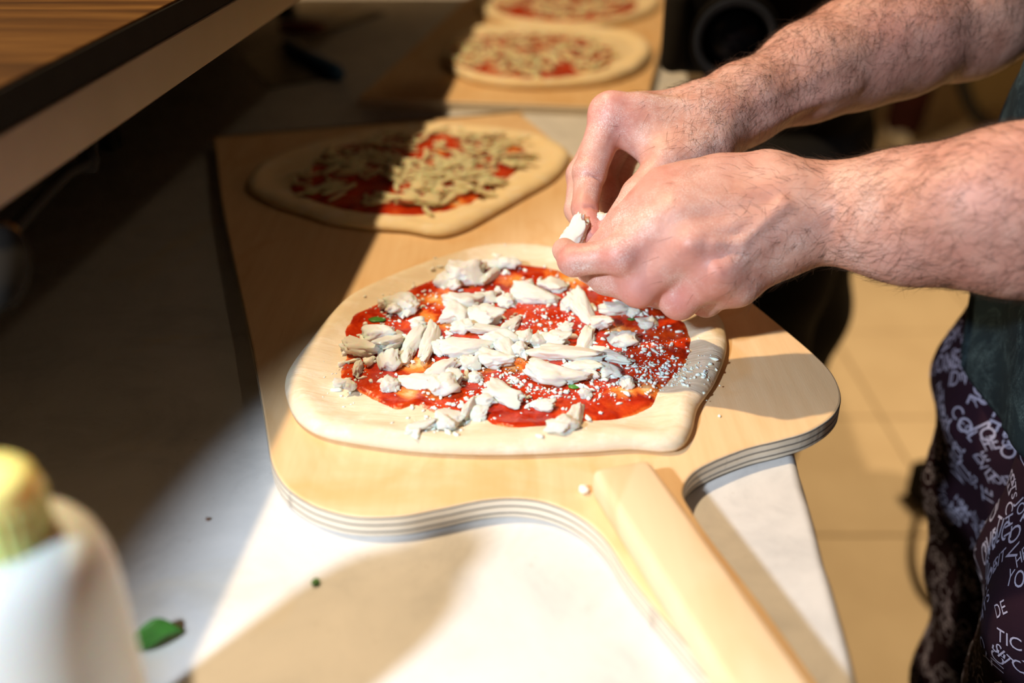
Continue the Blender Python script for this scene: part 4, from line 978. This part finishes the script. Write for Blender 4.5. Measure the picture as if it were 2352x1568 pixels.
for s in (-1, 1):
    pw = hp + Vector((s*.22, -.08, -.02)); f3.cone(pw, pw + Vector((0, -.02, -.07)), .028, .03, 0.02)
    for i in range(4): f3.cone(pw + Vector((0, (i-1.5)*.019-.02, -.08)), pw + Vector((0, (i-1.5)*.019-.03, -.16+.006*abs(i-1))), .011, .009, 0.003)
    f3.cone(pw + Vector((0, -.04, -.05)), pw + Vector((0, -.075, -.10)), .013, .010, 0.004)
for s in (-1, 1): f3.chain([hp + Vector((s*.22, -.08, -.02)), hp + Vector((s*.25, .03, .22)), hp + Vector((s*.19, 0, .50)), hp + Vector((0, 0, .5))], [.03, .036, .045, .05], 0.02)
v_, f_ = f3.mesh(); me = mesh_np('body', v_, f_); attr(me, 'red', np.zeros(len(v_))); attr(me, 'flour', np.zeros(len(v_))); link('body', me, SKIN, wp)
f3 = Field((hh.x-.14, hh.y-.14, hh.z-.12), (hh.x+.14, hh.y+.16, hh.z+.18), 0.012); f3.ell(hh + Vector((0, .014, .02)), (.088, .106, .122), 0.01); f3.ell(hh + Vector((0, -.11, -.06)), (.12, .10, .10), 0.02, op='s'); v_, f_ = f3.mesh(); link('head_hair', mesh_np('head_hair', v_, f_), HAIR, wp)

OLIVE = plain('olive_fabric', (0.22, 0.155, 0.065), 0.85)
cx = G(2262, 318, 0); ch = empty('chair', (cx.x, cx.y+.2, 0), 'olive brown chair with dark curved frame in the far background', 'chair')
def cb2(name, lo, hi, m, bev=.02):
    bm_ = bmesh.new(); box_bm(bm_, lo, hi, Matrix.Translation((cx.x, cx.y, 0)) @ Matrix.Rotation(0.12, 4, 'Z'), bev, 3); return link(name, bm_mesh(name, bm_), m, ch)
cb2('seat', (-.16, .02, .40), (.36, .52, .47), OLIVE); cb2('backrest', (-.15, .50, .47), (.35, .55, .95), OLIVE); cb2('front_panel', (-.135, .0, .12), (.33, .03, .42), OLIVE, .01)
def ctube(name, pts, r):
    V_, F_ = tube(spline([Vector((cx.x + p[0], cx.y + p[1], p[2])) for p in pts], 8), r, 12); return link(name, mesh_py(name, V_, F_), BLACKM, ch)
ctube('frame', [(-.17, -.01, .60), (-.175, -.01, .42), (-.155, -.02, .25), (-.06, -.02, .10), (.10, -.02, .028), (.30, -.02, .028)], .026)
ctube('frame', [(.34, -.01, .60), (.36, .0, .42), (.36, .0, .2), (.36, .0, .015)], .022)
ctube('leg', [(-.16, .54, .42), (-.16, .56, .2), (-.16, .58, .012)], .02); ctube('leg', [(.33, .54, .42), (.34, .56, .2), (.34, .58, .012)], .02)
ctube('leg', [(.30, -.02, .028), (.31, -.02, .016), (.31, -.02, .0)], .024)

pc = empty('power_cable', G(2135, 1150, 0), 'black power brick with a looped cable on the floor beside the maroon trousers', 'cable')
bp = G(2160, 1160, 0); bm = bmesh.new(); box_bm(bm, (-.055, -.03, 0), (.06, .05, .085), Matrix.Translation((bp.x, bp.y, 0)) @ Matrix.Rotation(.2, 4, 'Z'), .014, 3); link('power_brick', bm_mesh('power_brick', bm), BLACK, pc)
pts = [G(2128, 1150, .02), G(2108, 1185, .007), G(2096, 1250, .007), G(2100, 1310, .007), G(2125, 1365, .007), G(2180, 1410, .007), G(2260, 1400, .007)]
V, F = tube(spline(pts, 10), .0065, 10); link('cable', mesh_py('cable', V, F), plain('brown_cable', (0.10, 0.07, 0.035), 0.5), pc)
